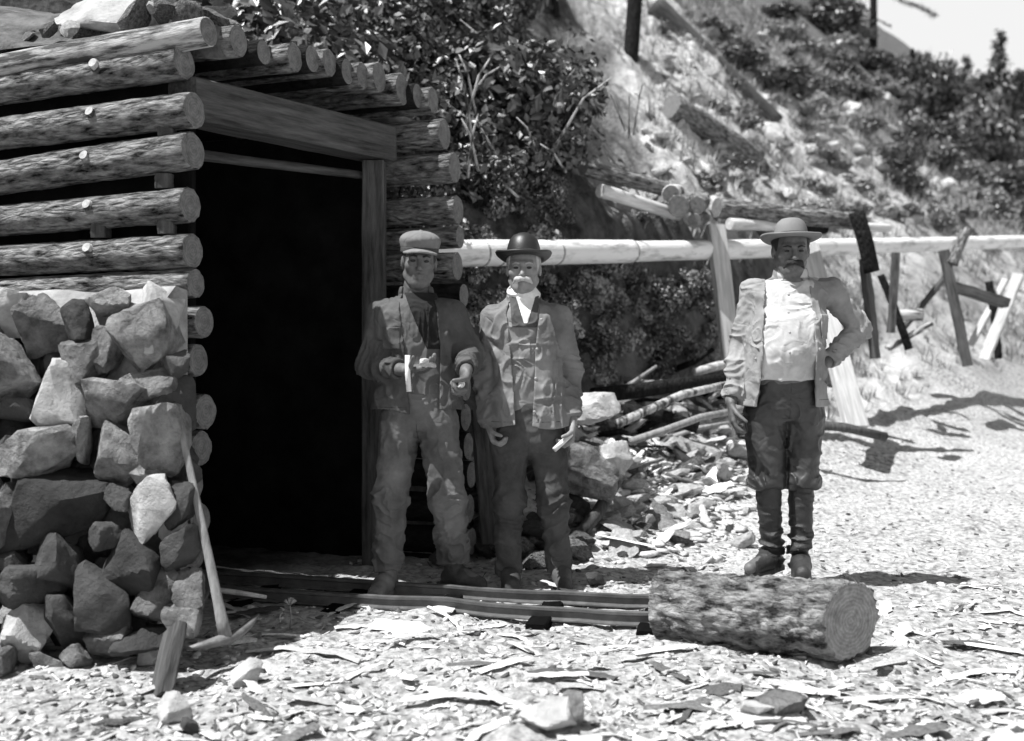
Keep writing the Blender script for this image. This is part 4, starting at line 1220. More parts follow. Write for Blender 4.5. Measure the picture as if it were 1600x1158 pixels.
post('prop_log', 1392, 492, 1440, 492, 11.6, .07, .06, M['half_peeled'], 'short pale log lying level beside the slim grey post', True, cat='log')
post('brace_pole', 1545, 440, 1560, 560, 13.6, .05, .05, M['bark_dark'], 'dark pole behind the two bright leaning planks', True, cat='pole')
# logs heaped over the pipe
def pile(name, a, b, r, mats, label, da, db, cat='log', **k):
    o = log_at(name, VW(a[0], a[1], da), VW(b[0], b[1], db), r, r*.9, mats, None, amp=.08, seg=18, ring=.06, furrow=.08, **k)
    return tag(o, label, cat)
B_, E_, Pw = M['bark'], M['end'], M['peeled']
pile('fallen_log', (912, 262), (1062, 302), .075, [B_, E_], 'dark barked log slanting down to the log heap above the pipe', 9.0, 9.6)
pile('peeled_log', (938, 298), (1060, 336), .062, [Pw, Pw], 'bright peeled log just below the dark slanting log', 8.9, 9.5)
pile('short_log', (1048, 303), (1058, 300), .085, [Pw, E_], 'stubby log with bright top at the upper left of the log heap', 9.2, 10.2)
pile('short_log', (1060, 322), (1072, 316), .10, [B_, E_], 'dark stubby log in the middle of the log heap, end on', 9.15, 10.2)
pile('short_log', (1088, 322), (1098, 316), .085, [B_, E_], 'dark stubby log at the right of the log heap, end on', 9.2, 10.3)
pile('short_log', (1085, 345), (1100, 340), .07, [B_, E_], 'lowest stubby log of the heap, resting on the pipe', 9.2, 10.3)
pile('fallen_log', (1120, 325), (1338, 346), .098, [B_, E_], 'long dark log lying above the pipe behind the wide-brimmed hat', 9.6, 10.2)
pile('peeled_log', (1140, 350), (1212, 353), .055, [Pw, Pw], 'short bright peeled log between the long dark log and the pipe', 9.5, 9.9)
pile('peeled_log', (1350, 355), (1388, 356), .048, [Pw, Pw], 'bright log stub right of the dark crooked snag', 10.2, 10.4)
pile('stub_block', (1210, 354), (1290, 358), .06, [M['bark_dark'], E_], 'dark log under the long dark log behind the wide-brimmed hat', 10.2, 10.4)
# poles on the ground
def pole(pts, r, m, label):
    o = sweep('pole', [VW(*p) for p in pts], [r, r, r*.97, r*.9, r*.85][:len(pts)] if len(pts) <= 5 else r, m, None, 12)
    return tag(o, label, 'pole')
pole([(925, 618, 8.1), (985, 612, 8.2), (1050, 603, 8.4), (1150, 590, 8.8)], .062, M['bark_dark'], 'thick dark pole lying lengthwise at the foot of the bank')
pole([(965, 662, 7.5), (1010, 642, 7.7), (1065, 617, 7.95), (1150, 598, 8.4)], .034, M['half_peeled'], 'pale curved pole under the thick dark pole')
pole([(985, 690, 7.3), (1040, 672, 7.4), (1095, 652, 7.6), (1160, 640, 7.9)], .028, M['plank_grey'], 'lowest pale pole behind the right-hand man')
pole([(1085, 582, 8.9), (1120, 572, 9.0), (1160, 566, 9.2)], .04, M['plank'], 'short pale pole end above the thick dark pole')
pole([(1255, 662, 8.7), (1320, 668, 8.8), (1385, 683, 8.8)], .04, M['beam'], 'weathered pole lying right of the broad plank post')
pole([(975, 640, 7.9), (1030, 648, 7.9), (1090, 668, 7.8)], .05, M['bark_dark'], 'dark pole crossing under the pale curved pole')
pole([(905, 836, 6.0), (935, 800, 6.1), (968, 742, 6.2)], .04, M['beam'], 'split rail end slanting beside the big boulder')
pole([(1130, 492, 9.6), (1160, 520, 9.4), (1178, 545, 9.2)], .04, M['bark_dark'], 'dark snag behind the left arm of the right-hand man')

rp_ = random.Random(5)
for k in range(22):
    px = rp_.uniform(925, 1150); py = rp_.uniform(590, 720); P = hit(px, py)
    a = rp_.uniform(-.9, .9); L = rp_.uniform(.25, .8); r = rp_.uniform(.012, .035)
    e = P+np.array([math.cos(a)*L, math.sin(a)*L*.6, rp_.uniform(-.05, .3)]); md = (P+e)/2+np.array([0, 0, rp_.uniform(-.03, .06)])
    o = sweep('dead_branch', [P+np.array([0, 0, .02]), md, e], [r, r*.9, r*.6], M[rp_.choice(['bark_dark', 'bark_dark', 'half_peeled', 'plank_grey'])], None, 8)
    tag(o, 'dead branch in the tangle at the foot of the bank', 'branch', 'dead branches at the foot of the bank')
for k in range(26):
    px = rp_.uniform(700, 990); py = rp_.uniform(120, 380); P = hit(px, py)
    a = rp_.uniform(0, 3.1); L = rp_.uniform(.2, .7); up = rp_.uniform(.2, .6)
    o = sweep('dead_twig', [P+np.array([0, -.35, .2]), P+np.array([math.cos(a)*L*.5, -.45, .2+up*.7]), P+np.array([math.cos(a)*L, -.5, .2+up])], [.012, .009, .005], M['half_peeled'], None, 6)
    tag(o, 'bare twig sticking out of the thicket above the pipe', 'twig', 'bare twigs in the thicket above the pipe')
# hillside timber
h1, h2 = hit(1048, 196), hit(1182, 262)
o = log_at('fallen_log', h1+np.array([0, 0, .16]), h2+np.array([0, 0, .12]), .2, .16, [M['bark'], M['end_dark']], None, amp=.1, seg=20, ring=.1, furrow=.1)
tag(o, 'big dark fallen log on the hillside above the long pipe', 'log')
h1, h2 = hit(1022, 22), hit(1215, 205)
o = log_at('fallen_tree', h1+np.array([0, 0, .2]), h2+np.array([0, 0, .15]), .22, .16, [M['beam'], E_], None, amp=.08, seg=18, ring=.15)
tag(o, 'long fallen tree trunk lying straight down the hillside', 'tree trunk')
h1 = hit(984, 82)
o = log_at('standing_trunk', h1-np.array([0, 0, .3]), h1+np.array([.35, .2, 4.0]), .13, .10, [M['bark_dark'], E_], None, amp=.06, seg=14, ring=.2)
tag(o, 'slim dark trunk standing at the head of the bare scree', 'tree trunk')
h1 = hit(870, 30)
o = log_at('dead_sapling', h1, h1+np.array([-.3, -.2, 2.5]), .06, .04, [M['bark_dark'], E_], None)
tag(o, 'thin dark dead stem rising among the shrubs left of the bare scree', 'tree trunk')

# ================================================================== plants
def leaf_cloud(seed, n, rad, leaf, clumps=14, flat=.8, m='leaf', stems=True, aspect=.55):
    r = np.random.default_rng(seed)
    cc = r.normal(size=(clumps, 3)); cc /= np.linalg.norm(cc, axis=1)[:, None]
    cc = cc*r.uniform(.25, .8, (clumps, 1))*rad*np.array([1, 1, flat]); cc[:, 2] = np.abs(cc[:, 2])+rad*.12
    cr = r.uniform(.16, .42, clumps)*rad
    k = r.integers(0, clumps, n)
    dirs = r.normal(size=(n, 3)); dirs /= np.linalg.norm(dirs, axis=1)[:, None]
    P = cc[k]+dirs*(cr[k]*r.uniform(.3, 1.08, n)**.6)[:, None]
    nr = dirs+r.normal(size=(n, 3))*.8+np.array([0, 0, .5]); nr /= np.linalg.norm(nr, axis=1)[:, None]
    t = np.cross(nr, r.normal(size=(n, 3))); t /= np.linalg.norm(t, axis=1)[:, None]
    b = np.cross(nr, t); L = (leaf*r.uniform(.6, 1.3, n))[:, None]
    V = np.concatenate([P-t*L*.5, P+b*L*aspect*.5+nr*L*.06, P+t*L*.5, P-b*L*aspect*.5+nr*L*.06]).reshape(4, n, 3).transpose(1, 0, 2).reshape(-1, 3)
    Fq = np.arange(4*n).reshape(n, 4)
    V = list(map(tuple, V)); Fl = [tuple(f) for f in Fq.tolist()]; mi = [0]*n
    if stems:
        for c in cc:
            bse = np.array([c[0]*.15, c[1]*.15, -.1*rad]); ax = c-bse; w = rad*.018
            s1 = np.cross(ax, [0, 0, 1]); s1 = s1/(np.linalg.norm(s1)+1e-9); s2 = np.cross(s1, ax); s2 /= np.linalg.norm(s2)+1e-9
            b0 = len(V)
            for (q, ww) in ((bse, w), (c, w*.4)):
                for a in (0, 2.09, 4.19): V.append(tuple(q+s1*ww*math.cos(a)+s2*ww*math.sin(a)))
            for j in range(3): Fl.append((b0+j, b0+(j+1) % 3, b0+3+(j+1) % 3, b0+3+j)); mi.append(1)
    me = mesh_of('foliage', V, Fl, [M[m], M['bark_dark']], False, mi)
    return me
SH = [leaf_cloud(1, 900, .6, .095, 12), leaf_cloud(2, 1200, .65, .07, 16, .9, 'leaf_dark'), leaf_cloud(3, 800, .55, .085, 10, .7, 'leaf')]
SHP = [leaf_cloud(4, 1100, .5, .10, 10, .5, 'leaf_pale'), leaf_cloud(5, 1000, .5, .11, 12, .6, 'leaf_pale')]
BIG = [leaf_cloud(6, 2200, 1.5, .20, 22, .7, 'leaf_dark', aspect=.5), leaf_cloud(7, 2200, 1.4, .18, 20, .6, 'leaf'), leaf_cloud(8, 1800, 1.3, .19, 16, .55, 'leaf_pale')]
rr_ = random.Random(11)
cnt = 0
# dense thicket on the bank behind and above the portal
for k in range(190):
    for _ in range(60):
        px = rr_.uniform(380, 1000); py = rr_.uniform(-60, 385)
        P = hit(px, py); X, Y = P[0], P[1]
        p_, q_ = PQ(X, Y)
        edge = (850 if py < 120 else (850+(py-120)*.95 if py < 225 else 895))
        if q_ > 2.2 and px < edge+rr_.uniform(-40, 6) and Y < 24 and not (py < 120 and px > 830): break
    else: continue
    z = ground_z(X, Y); sc = rr_.choice((.45, .7, .9, 1.1, 1.45))*rr_.uniform(.85, 1.15)*(1+.03*(Y-8))
    me = SH[rr_.randrange(3)] if rr_.random() < .80 else SHP[rr_.randrange(2)]
    if py > 250: sc *= .6
    o = obj('shrub', me, None, (X, Y, z-.05), (rr_.uniform(-.2, .2), rr_.uniform(-.2, .2), rr_.random()*6), sc)
    tag(o, 'dark leafy shrub in the thicket behind and above the log portal', 'shrub', 'shrubs of the thicket behind the portal')
# shrubs and ferns growing on and under the cut bank, under the pipe
for k in range(120):
    px = rr_.uniform(725, 1125); py = rr_.uniform(405, 590)
    if py > 500 and rr_.random() < .5: continue
    P = hit(px, py)
    me = (SH[:1]+SHP+SHP)[rr_.randrange(5)]
    o = obj('bank_plant', me, None, tuple(P+np.array([0, 0, -.06])), (rr_.uniform(.1, .6), rr_.uniform(-.3, .3), rr_.random()*6), rr_.uniform(.28, .5))
    tag(o, 'small leafy plant clinging to the dark bank below the pipe', 'plant', 'plants on the dark bank below the pipe')
# low scrub on the open hillside
for k in range(150):
    px = rr_.uniform(1000, 1640); py = rr_.uniform(25, 350)
    if px < 1120+py*.1 and 60 < py < 300 and rr_.random() < .75: continue
    if px-1000 < (py-60)*.9 and rr_.random() < .55: continue
    P = hit(px, py)
    if P[1] > 88 or P[1] < 9: continue
    far = P[1] > 26
    me = BIG[(1, 2, 2, 0)[rr_.randrange(4)]] if far else (SH+SHP+SHP)[rr_.randrange(7)]
    sc = rr_.uniform(.5, 1.1)*(P[1]/42 if far else P[1]/26*1.0)
    o = obj('scrub_bush', me, None, tuple(P+np.array([0, 0, -.1*sc])), (0, rr_.uniform(-.2, .4), rr_.random()*6), (sc*1.2, sc*1.2, sc*.8))
    tag(o, 'low scrub bush scattered over the open stony hillside', 'bush', 'scrub bushes on the open hillside')
# skyline trees
def conifer_mesh(seed, h, base):
    r = np.random.default_rng(seed); V, Fl = [], []
    for i in range(60):
        f = (i+.5)/60; z = h*(.12+.88*f); L = base*(1-f)**.8*r.uniform(.6, 1.15)+.05
        a = r.uniform(0, 6.28); dx, dy = math.cos(a), math.sin(a)
        for j in range(26):
            g = r.uniform(.1, 1); px_, py_, pz = dx*L*g, dy*L*g, z-L*g*.35+r.normal()*.04
            q = r.normal(size=3)*.05*base+0; l = base*.16
            u = np.array([dx*.5+r.normal()*.5, dy*.5+r.normal()*.5, -.2+r.normal()*.3]); u = u/np.linalg.norm(u)*l
            w = np.cross(u, r.normal(size=3)); w = w/np.linalg.norm(w)*l*.16
            c = np.array([px_, py_, pz])+q; b0 = len(V)
            V += [tuple(c-w), tuple(c+w), tuple(c+u+w*.3), tuple(c+u-w*.3)]; Fl.append((b0, b0+1, b0+2, b0+3))
    return mesh_of('crown', V, Fl, [M['needle']], False)
def conifer(px, py, hpx, label, seed, base=.26, trunk_px=4):
    P = hit(px, py); d = P[1]; h = hpx/F*d
    t = thing('conifer', label, 'tree', tuple(P))
    log_at('trunk', P-np.array([0, 0, .2]), P+np.array([0, 0, h]), trunk_px/F*d/1.5, trunk_px/F*d/6, [M['bark_dark'], M['end_dark']], t, seg=8, ring=.6)
    obj('crown', conifer_mesh(seed, h, h*base), t)
conifer(1562, 215, 165, 'tallest dark conifer on the skyline at the far right', 1)
conifer(1500, 185, 60, 'small conifer on the skyline left of the tallest one', 2, .34)
conifer(1598, 235, 120, 'dark conifer half cut off by the right edge', 3)
conifer(1425, 110, 40, 'lowest scrubby conifer under the branch that crosses the sky', 4, .45)
rt_ = random.Random(21)
TREES = [conifer_mesh(31, 3.0, .85), conifer_mesh(32, 3.0, .7)]
for px in range(1384, 1660, 9):
    ys = [y for y in range(20, 420, 6) if hit(px, y)[1] < 85]
    if not ys: continue
    yb = ys[0]+rt_.uniform(6, 40); P = hit(px, yb); d = P[1]
    top = np.interp(px, [1380, 1450, 1521, 1600, 1660], [62, 72, 92, 100, 120])+rt_.uniform(-6, 22)
    hh = max(.8, (yb-top)/F*d)
    if rt_.random() < .25: o = obj('skyline_tree', TREES[rt_.randrange(2)], None, tuple(P), (0, 0, rt_.random()*6), (hh/3.1,)*3)
    else: o = obj('skyline_tree', BIG[rt_.randrange(3)], None, tuple(P), (0, rt_.uniform(-.1, .25), rt_.random()*6), (hh/2.6, hh/2.6, hh/1.5))
    tag(o, 'bushy tree crowding the skyline at the upper right', 'tree', 'bushy trees crowding the skyline at the upper right')
for k in range(36):
    px = rt_.uniform(1400, 1640); py = rt_.uniform(200, 360); P = hit(px, py)
    if P[1] > 80: continue
    sc = rt_.uniform(.4, .8)*P[1]/36
    o = obj('scrub_bush', BIG[rt_.randrange(3)], None, tuple(P-np.array([0, 0, .1])), (0, .3, rt_.random()*6), (sc, sc, sc*1.1))
    tag(o, 'scrub bush on the slope below the skyline trees', 'bush', 'scrub bushes below the skyline trees')
# pine whose trunk and one bough show at the top edge
P = hit(1364, 72); d = P[1]
pine = thing('pine_tree', 'pine on the ridge with bare trunk and dark bough across the sky', 'tree', tuple(P))
log_at('trunk', P-np.array([0, 0, .3]), P+np.array([.1, 0, 8.0]), 6.5/F*d, 4.5/F*d, [M['bark_dark'], M['end']], pine, seg=12, ring=.4)
def bough(pts, n, seed, spread):
    r = np.random.default_rng(seed); V, Fl = [], []
    pts = [np.array(W(*p))-P for p in pts]
    for i in range(n):
        g = r.uniform(0, 1)*(len(pts)-1); k = min(int(g), len(pts)-2); c = pts[k]*(1-(g-k))+pts[k+1]*(g-k)
        c = c+r.normal(size=3)*spread*np.array([1, 1, .5]); l = .22
        u = r.normal(size=3); u[2] *= .4; u = u/np.linalg.norm(u)*l; w = np.cross(u, r.normal(size=3)); w = w/np.linalg.norm(w)*l*.14
        b0 = len(V); V += [tuple(c-w), tuple(c+w), tuple(c+u)]; Fl.append((b0, b0+1, b0+2))
    return mesh_of('bough', V, Fl, [M['needle']], False)
obj('bough', bough([(1366, -18, d), (1405, 0, d), (1440, 12, d), (1462, 26, d)], 900, 3, .16), pine)
obj('bough', bough([(1366, -30, d), (1400, -12, d), (1440, -6, d)], 700, 5, .2), pine)
obj('bough', bough([(1362, -20, d), (1335, -2, d), (1318, 12, d)], 500, 6, .16), pine)
obj('bough', bough([(1368, 30, d), (1382, 36, d), (1392, 42, d)], 120, 7, .07), pine)
# dry grass tufts on the slope (nobody could count them)
def tufts(n, region, name, label, hgt, m, seed):
    r = np.random.default_rng(seed); V, Fl = [], []
    x = r.uniform(region[0], region[1], n); y = r.uniform(region[2], region[3], n)
    if name == 'hill_grass':
        px = r.uniform(1000, 1680, n); u = (px-800)/F; y = r.uniform(9.5, 45, n); x = u*y
    z = terrain(x, y)
    for i in range(n):
        s_ = -.73*x[i]+.59*y[i]-3
        if name == 'hill_grass' and s_ < .9: continue
        hh = hgt*r.uniform(.5, 1.2)*(1+max(0, y[i]-10)*.05)
        for j in range(9):
            a = r.uniform(0, 6.28); l = hh*r.uniform(.5, 1); w = hh*.05
            dx, dy = math.cos(a), math.sin(a); b0 = len(V)
            bx, by = x[i]+dx*hh*.12, y[i]+dy*hh*.12
            V += [(bx-dy*w, by+dx*w, z[i]-.02), (bx+dy*w, by-dx*w, z[i]-.02), (bx+dx*l*.55, by+dy*l*.55, z[i]+l)]
            Fl.append((b0, b0+1, b0+2))
    o = obj(name, mesh_of(name, V, Fl, [m], False)); tag(o, label, 'grass', kind='stuff')
tufts(5200, (0, 1, 0, 1), 'hill_grass', 'dry grass tufts all over the open hillside', .16, M['grass'], 5)

# weed stalk in front of the portal shadow
P = hit(453, 985)
o = sweep('weed_stalk', [P, P+np.array([.005, 0, .06]), P+np.array([-.002, 0, .12])], [.003, .0025, .002], M['grass'], None, 5)
tag(o, 'small dry weed stalk at the edge of the portal shadow', 'weed')
for k in range(9):
    a = rr_.uniform(-1.2, 1.2)
    sweep('seed_head', [P+np.array([-.002, 0, .105]), P+np.array([.03*math.sin(a), .01*math.cos(k), .105+.03*math.cos(a)])], [.004, .006], M['grass'], o, 5)

# ================================================================== rocks, chips, splinters
def rock_thing(name, px, py, wpx, hpx, label, m, seed, d=None, cat='rock', rot=0, sy=1.0, group=None, sub=4, planes=10):
    P = hit(px, py) if d is None else W(px, py, d)
    d = P[1]; sx, sz = wpx/F*d, hpx/F*d
    me = rock_mesh(seed, sx, sx*sy*.9, sz, m, sub=sub, planes=planes)
    o = obj(name, me, None, (P[0], P[1]+sx*.25, P[2]+sz*.36), (rr_.uniform(-.15, .15), rot, rr_.uniform(-.3, .3)))
    return tag(o, label, cat, group)
rock_thing('boulder', 905, 772, 130, 88, 'big angular boulder with sunlit top just behind the bowler-hatted man', M['rock'], 31, d=6.1, cat='boulder', rot=.25)
rock_thing('boulder', 928, 665, 110, 60, 'very pale heap-top boulder beside the bowler-hatted man\'s sleeve', M['rock_pale'], 32, d=6.7, cat='boulder')
rock_thing('boulder', 960, 745, 60, 70, 'pale pointed boulder right of the big angular one', M['rock_pale'], 33, d=6.3, cat='boulder', rot=-.3)
rock_thing('rock', 928, 918, 34, 30, 'small round dark stone near the bowler-hatted man\'s foot', M['rock_dark'], 34, sub=3)
rock_thing('rock', 852, 1150, 110, 56, 'bright smooth-topped rock at the bottom edge of the view', M['rock_pale'], 35)
rock_thing('rock', 893, 1140, 38, 62, 'dark side block of the bright rock at the bottom edge', M['rock'], 36)
rock_thing('rock', 268, 1132, 56, 40, 'bright wedge-shaped rock at the lower left under the tilted board', M['rock_pale'], 37, rot=.5)
rock_thing('rock', 296, 1150, 34, 30, 'dark pointed rock against the bright wedge at lower left', M['rock_dark'], 38)
rock_thing('rock', 1225, 1122, 70, 40, 'pale angular rock in the ground at the lower right', M['rock'], 39, rot=.2)
rock_thing('rock', 1180, 1126, 60, 26, 'flat bright rock left of the pale angular one', M['rock_pale'], 40)
rock_thing('rock', 238, 1040, 50, 40, 'light rock wedged at the foot of the stone wall', M['rock_pale'], 41)
rock_thing('rock', 385, 1072, 60, 44, 'squarish bright rock right of the tilted board', M['rock_pale'], 42)
rock_thing('rock', 1200, 222, 46, 40, 'bright block beside the big dark fallen log on the hill', M['rock_pale'], 43, cat='rock')
rock_thing('rock', 1245, 262, 30, 40, 'pale stone below the bright block on the hill', M['rock_pale'], 44)
rock_thing('rock_slab', 138, 30, 190, 44, 'big pale flat slab lying on top of the portal roof', M['rock_pale'], 45, d=4.95, sy=.6)
bpy.data.objects['rock_slab'].rotation_euler = (.8, -.05, .15)
rock_thing('rock_slab', 40, 70, 90, 50, 'shaded lump of rock left of the pale roof slab', M['rock'], 46, d=5.35, sy=.6)
rock_thing('rock_slab', 205, 92, 100, 36, 'dark stone under the pale roof slab', M['rock'], 47, d=5.2, sy=.6)
rock_thing('rock_slab', 345, 32, 60, 30, 'small dark stone on the roof above the eave corner', M['rock_dark'], 48, d=5.0, sy=.6)
# splinters and bark slabs: curved, thin
def chip_mesh(seed, curved):
    r = np.random.default_rng(seed); n = 8; V, Fc = [], []
    w = r.uniform(.14, .38); th = r.uniform(.03, .07); c = curved*r.uniform(.04, .14)
    for i in range(n+1):
        u = i/n; x = u-.5
        ww = w*(.55+.45*math.sin(math.pi*min(1, max(0, .12+.8*u))))*(1+.22*r.normal())
        yo = c*math.sin(u*math.pi)*1.2+.02*r.normal(); zo = curved*.10*math.sin(u*math.pi)*r.uniform(.7, 1)
        for (a, z) in ((-1, 0), (-.4, th), (.5, th*.9), (1, 0), (.4, -th*.4), (-.5, -th*.4)):
            V.append((x, yo+a*ww/2, zo+z+.01*r.normal()*.5))
    for i in range(n):
        for j in range(6): Fc.append((i*6+j, i*6+(j+1) % 6, i*6+6+(j+1) % 6, i*6+6+j)[::-1])
    Fc.append(tuple(range(6))); Fc.append(tuple(n*6+j for j in range(6))[::-1])
    return mesh_of('chip', V, Fc, [M['chip']], False)
CM = [chip_mesh(i, (0, 0, .35, .8)[i % 4]) for i in range(12)]
CMD = []
for m_ in CM:
    c_ = m_.copy(); c_.materials.clear(); c_.materials.append(M['chip_dark']); CMD.append(c_)
SLABS = CM[:6]+CMD[:2]
for k in range(46):
    t_ = rr_.uniform(.1, 1.7); q_ = rr_.uniform(.1, .75); b_ = wall_pt(t_, 2.74+.25*smooth(.1, 2.2, t_)*smooth(.1, .9, q_), q_)
    s_ = rr_.uniform(.05, .17)
    o = obj('roof_rock', rock_mesh(600+k % 8, 1, 1, .7, M['rock' if rr_.random() < .6 else 'rock_pale'], sub=2, planes=7) if k < 8 else ROOFR[k % 8], None, tuple(b_), (rr_.random(), rr_.random(), rr_.random()*6), (s_*1.3, s_, s_*.8))
    if k < 8: ROOFR = (ROOFR if k else [])+[o.data]
    tag(o, 'loose stone lying on top of the portal roof', 'rock', 'loose stones on the portal roof')
# heap of broken rock spreading from the bank
RM = [rock_mesh(200+i, 1, 1, .7, None, sub=3, planes=6, rough=.02) for i in range(10)]
def rk(i, m):
    me = RM[i % 10]
    key = (i % 10, m)
    if key not in rk.c:
        mm = me.copy(); mm.materials.clear(); mm.materials.append(M[m]); rk.c[key] = mm
    return rk.c[key]
rk.c = {}
n_r = 0
for k in range(290):
    if k < 190: px = rr_.gauss(1010, 80); py = 640+abs(rr_.gauss(0, 110))
    else: px = rr_.uniform(880, 1250); py = rr_.uniform(640, 860)
    if px < 870 or py > 900 or px > 1190+20: continue
    P = hit(px, py); s_ = (.05+.19*rr_.random()**1.8)*(1.25-(py-640)/420)
    mm = 'rock_pale' if rr_.random() < .8 else 'rock'
    o = obj('broken_rock', rk(rr_.randrange(10), mm), None, (P[0], P[1], P[2]+s_*.15), (rr_.uniform(-.6, .6), rr_.uniform(-.6, .6), rr_.random()*6), (s_*rr_.uniform(.9, 1.8), s_, s_*rr_.uniform(.4, .9)))
    tag(o, 'broken rock in the waste heap between the men', 'rock', 'broken rocks of the waste heap')
for k in range(260):
    px = rr_.uniform(1000, 1640); py = rr_.uniform(60, 350)
    P = hit(px, py)
    if P[1] > 60: continue
    s_ = (7+26*rr_.random()**1.7)/F*P[1]
    o = obj('hill_rock', rk(rr_.randrange(10), 'rock_pale' if rr_.random() < .7 else 'rock'), None, (P[0], P[1], P[2]+s_*.1), (rr_.uniform(-.6, .6), rr_.uniform(-.6, .6), rr_.random()*6), (s_*1.2, s_, s_*.8))
    tag(o, 'pale loose stone out on the steep hillside', 'rock', 'loose stones on the hillside')
for k in range(60):
    px = rr_.gauss(1040, 75); py = 670+abs(rr_.gauss(0, 80))
    if not (900 < px < 1180 and py < 880): continue
    P = hit(px, py); L = rr_.uniform(.14, .42)
    o = obj('split_board', SLABS[rr_.randrange(len(SLABS))], None, (P[0], P[1], P[2]+.05), (rr_.uniform(-.5, .5), rr_.uniform(-.6, .6), rr_.uniform(-1.6, 1.6)), (L, L*.8, L*.5))
    tag(o, 'split slab of wood thrown on the waste heap between the men', 'wood slab', 'split slabs on the waste heap')
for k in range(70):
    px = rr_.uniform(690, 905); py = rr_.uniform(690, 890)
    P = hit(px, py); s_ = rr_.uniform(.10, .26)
    o = obj('shaded_rock', rk(rr_.randrange(10), 'rock' if rr_.random() < .4 else 'rock_dark'), None, (P[0], P[1], P[2]+s_*.2), (rr_.uniform(-.6, .6), rr_.uniform(-.6, .6), rr_.random()*6), (s_*rr_.uniform(.9, 1.5), s_, s_*rr_.uniform(.5, 1)))  # mostly darker rock here, the portal shade put into the colour
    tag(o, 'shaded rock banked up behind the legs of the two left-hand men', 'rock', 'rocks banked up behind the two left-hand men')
post('leaning_slab', 752, 640, 768, 850, 5.75, .11, .03, M['beam'], 'weathered slab leaning behind the gap between the two left-hand men', db=5.5, cat='board')
def ground_normal_rot(x, y):
    e = .06; h0 = terrain(np.array([x, x+e, x]), np.array([y, y, y+e]), False)
    return math.atan((h0[2]-h0[0])/e), -math.atan((h0[1]-h0[0])/e)
def blocked(px, py):
    return (px < 330 and py < 1075) or (1010 < px < 1375 and 885 < py < 1040) or (px < 740 and py < 940)
named = [(720, 1105, 190, 'long curved pale bark strip in the middle foreground', 0), (1060, 1118, 110, 'dark stick with knotty end in the right foreground', 1),
         (1510, 1012, 70, 'dark bent stick lying alone at the right', 1), (1185, 1060, 60, 'small dark splinter just below the sawn log', 1),
         (1010, 1030, 90, 'pale round slab of wood against the sawn log\'s left end', 0), (1040, 1022, 110, 'pale split stick under the sawn log\'s left end', 0),
         (430, 1022, 90, 'pale split shake nearest the pickaxe head', 0), (510, 1030, 130, 'long pale sliver right of the pickaxe', 0),
         (735, 1045, 75, 'short dark board scrap in the middle foreground', 1), (870, 1060, 100, 'curved grey slab left of the sawn log', 0), (1250, 1085, 120, 'long thin grey lath across the right foreground', 0)]
for (px, py, L_, lab, dk) in named:
    P = hit(px, py); L = L_/F*P[1]
    o = obj('wood_scrap', (CMD if dk else CM)[rr_.randrange(12)], None, (P[0], P[1], P[2]+.012), (0, 0, rr_.uniform(-.5, .5)), (L, L*.75, L*.4))
    tag(o, lab, 'wood scrap')
placed = 0
while placed < 245:
    px = rr_.uniform(150, 1620); py = 915+rr_.random()**.8*250
    if blocked(px, py): continue
    P = hit(px, py)
    L = (12+rr_.random()**2.2*105)/F*P[1]; dk = rr_.random() < .22
    rx, ry = ground_normal_rot(P[0], P[1])
    o = obj('wood_chip', (CMD if dk else CM)[rr_.randrange(12)], None, (P[0], P[1], P[2]+.008), (rx+rr_.uniform(-.25, .25), ry+rr_.uniform(-.2, .2), rr_.uniform(-1.1, 1.1)), (L, L*rr_.uniform(.6, 1.3), L*.45))
    tag(o, 'dark bark chip on the trodden ground before the portal' if dk else 'pale wood chip on the trodden ground before the portal', 'wood chip', 'dark bark chips on the ground' if dk else 'pale wood chips on the ground')
    placed += 1
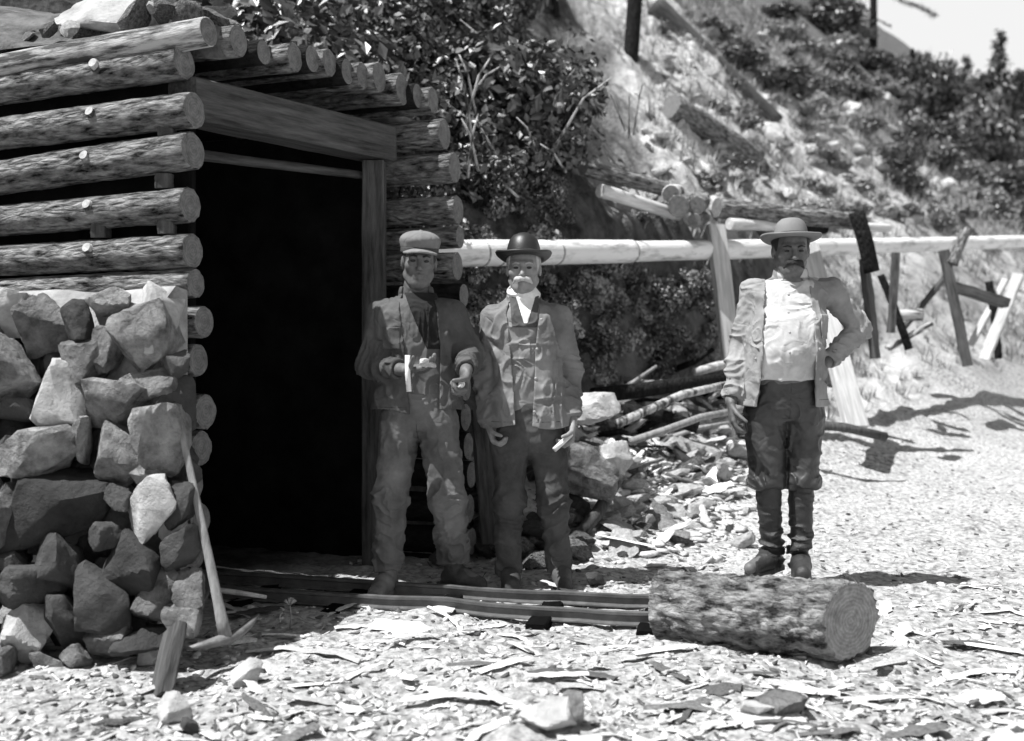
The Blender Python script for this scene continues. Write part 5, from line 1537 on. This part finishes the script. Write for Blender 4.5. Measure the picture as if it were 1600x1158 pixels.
# the small litter: thousands of chips and stones as one mass each
def litter(n, kind, m, seed, smin, smax, label, name):
    r = np.random.default_rng(seed)
    Vs, Fs, off = [], [], 0
    if kind == 'chip':
        base = [(np.array([v.co[:] for v in me.vertices]), None) for me in CM[:4]]
        tris = []
        for me in CM[:4]:
            t = []
            for p in me.polygons:
                vs = list(p.vertices)
                for q in range(1, len(vs)-1): t.append((vs[0], vs[q], vs[q+1]))
            tris.append(np.array(t))
        B0 = [(base[i][0][::1], tris[i]) for i in range(4)]
    else:
        B0 = [rock_arrays(300+i, 1, 1, .7, sub=1, planes=5) for i in range(5)]
    px = r.uniform(-60, 1640, n); py = 700+r.random(n)**.75*480
    d = 2000/np.maximum(py-530, 1)
    x = (px-800)/F*d; y = d.copy()
    x2 = r.uniform(-.3, 6, n//3); y2 = r.uniform(4.2, 11, n//3)
    x = np.concatenate([x, x2]); y = np.concatenate([y, y2])
    z = terrain(x, y)
    p_, q_ = PQ(x, y)
    ok = ~((p_ > -.05) & (q_ > -.72) & (q_ < 1.8)) & ((-.73*x+.59*y-3) < 1.5)
    for i in np.nonzero(ok)[0]:
        Bv, Bf = B0[r.integers(len(B0))]
        s = smin+(smax-smin)*r.random()**2.2; a = r.uniform(0, 6.28)
        tx, ty = r.normal()*.3, r.normal()*.3
        sc = np.array([s, s*r.uniform(.5, 1), s*r.uniform(.3, .7)])
        v = Bv*sc
        v = np.stack([v[:, 0]*math.cos(a)-v[:, 1]*math.sin(a), v[:, 0]*math.sin(a)+v[:, 1]*math.cos(a), v[:, 2]+v[:, 0]*tx+v[:, 1]*ty], -1)
        Vs.append(v+np.array([x[i], y[i], z[i]+s*.05])); Fs.append(Bf+off); off += len(v)
    o = obj(name, mesh_of(name, np.vstack(Vs), np.vstack(Fs), [M[m]], False)); tag(o, label, 'litter', kind='stuff')
litter(4600, 'rock', 'grit', 1, .006, .052, 'small broken stones strewn over the trodden ground', 'gravel')
litter(2200, 'rock', 'chip_dark', 2, .008, .045, 'small dark stones strewn over the trodden ground', 'dark_gravel')
litter(1300, 'chip', 'chip', 3, .015, .08, 'small pale wood chips strewn over the ground', 'small_chips')
litter(500, 'chip', 'chip_dark', 4, .02, .09, 'small dark bark bits strewn over the ground', 'bark_bits')

def heap_fragments():
    r = np.random.default_rng(77); Vs, Fs, off = [], [], 0
    B0 = [rock_arrays(500+i, 1, .7, .4, sub=1, planes=4) for i in range(6)]
    for i in range(2400):
        px = r.normal(1030, 85); py = 650+abs(r.normal(0, 95))
        if not (885 < px < 1240 and py < 890): continue
        P = hit(px, py); Bv, Bf = B0[r.integers(6)]; s = .02+.09*r.random()**2
        m = np.array(Matrix.Rotation(r.uniform(0, 6.28), 3, 'Z') @ Matrix.Rotation(r.normal()*.5, 3, 'X'))
        v = (Bv*s*np.array([r.uniform(.8, 2.2), 1, r.uniform(.4, 1)]))@m.T
        Vs.append(v+P+np.array([0, 0, s*.1])); Fs.append(Bf+off); off += len(v)
    o = obj('heap_fragments', mesh_of('heap_fragments', np.vstack(Vs), np.vstack(Fs), [M['grit']], False)); tag(o, 'small sharp rock fragments over the waste heap', 'litter', kind='stuff')
heap_fragments()
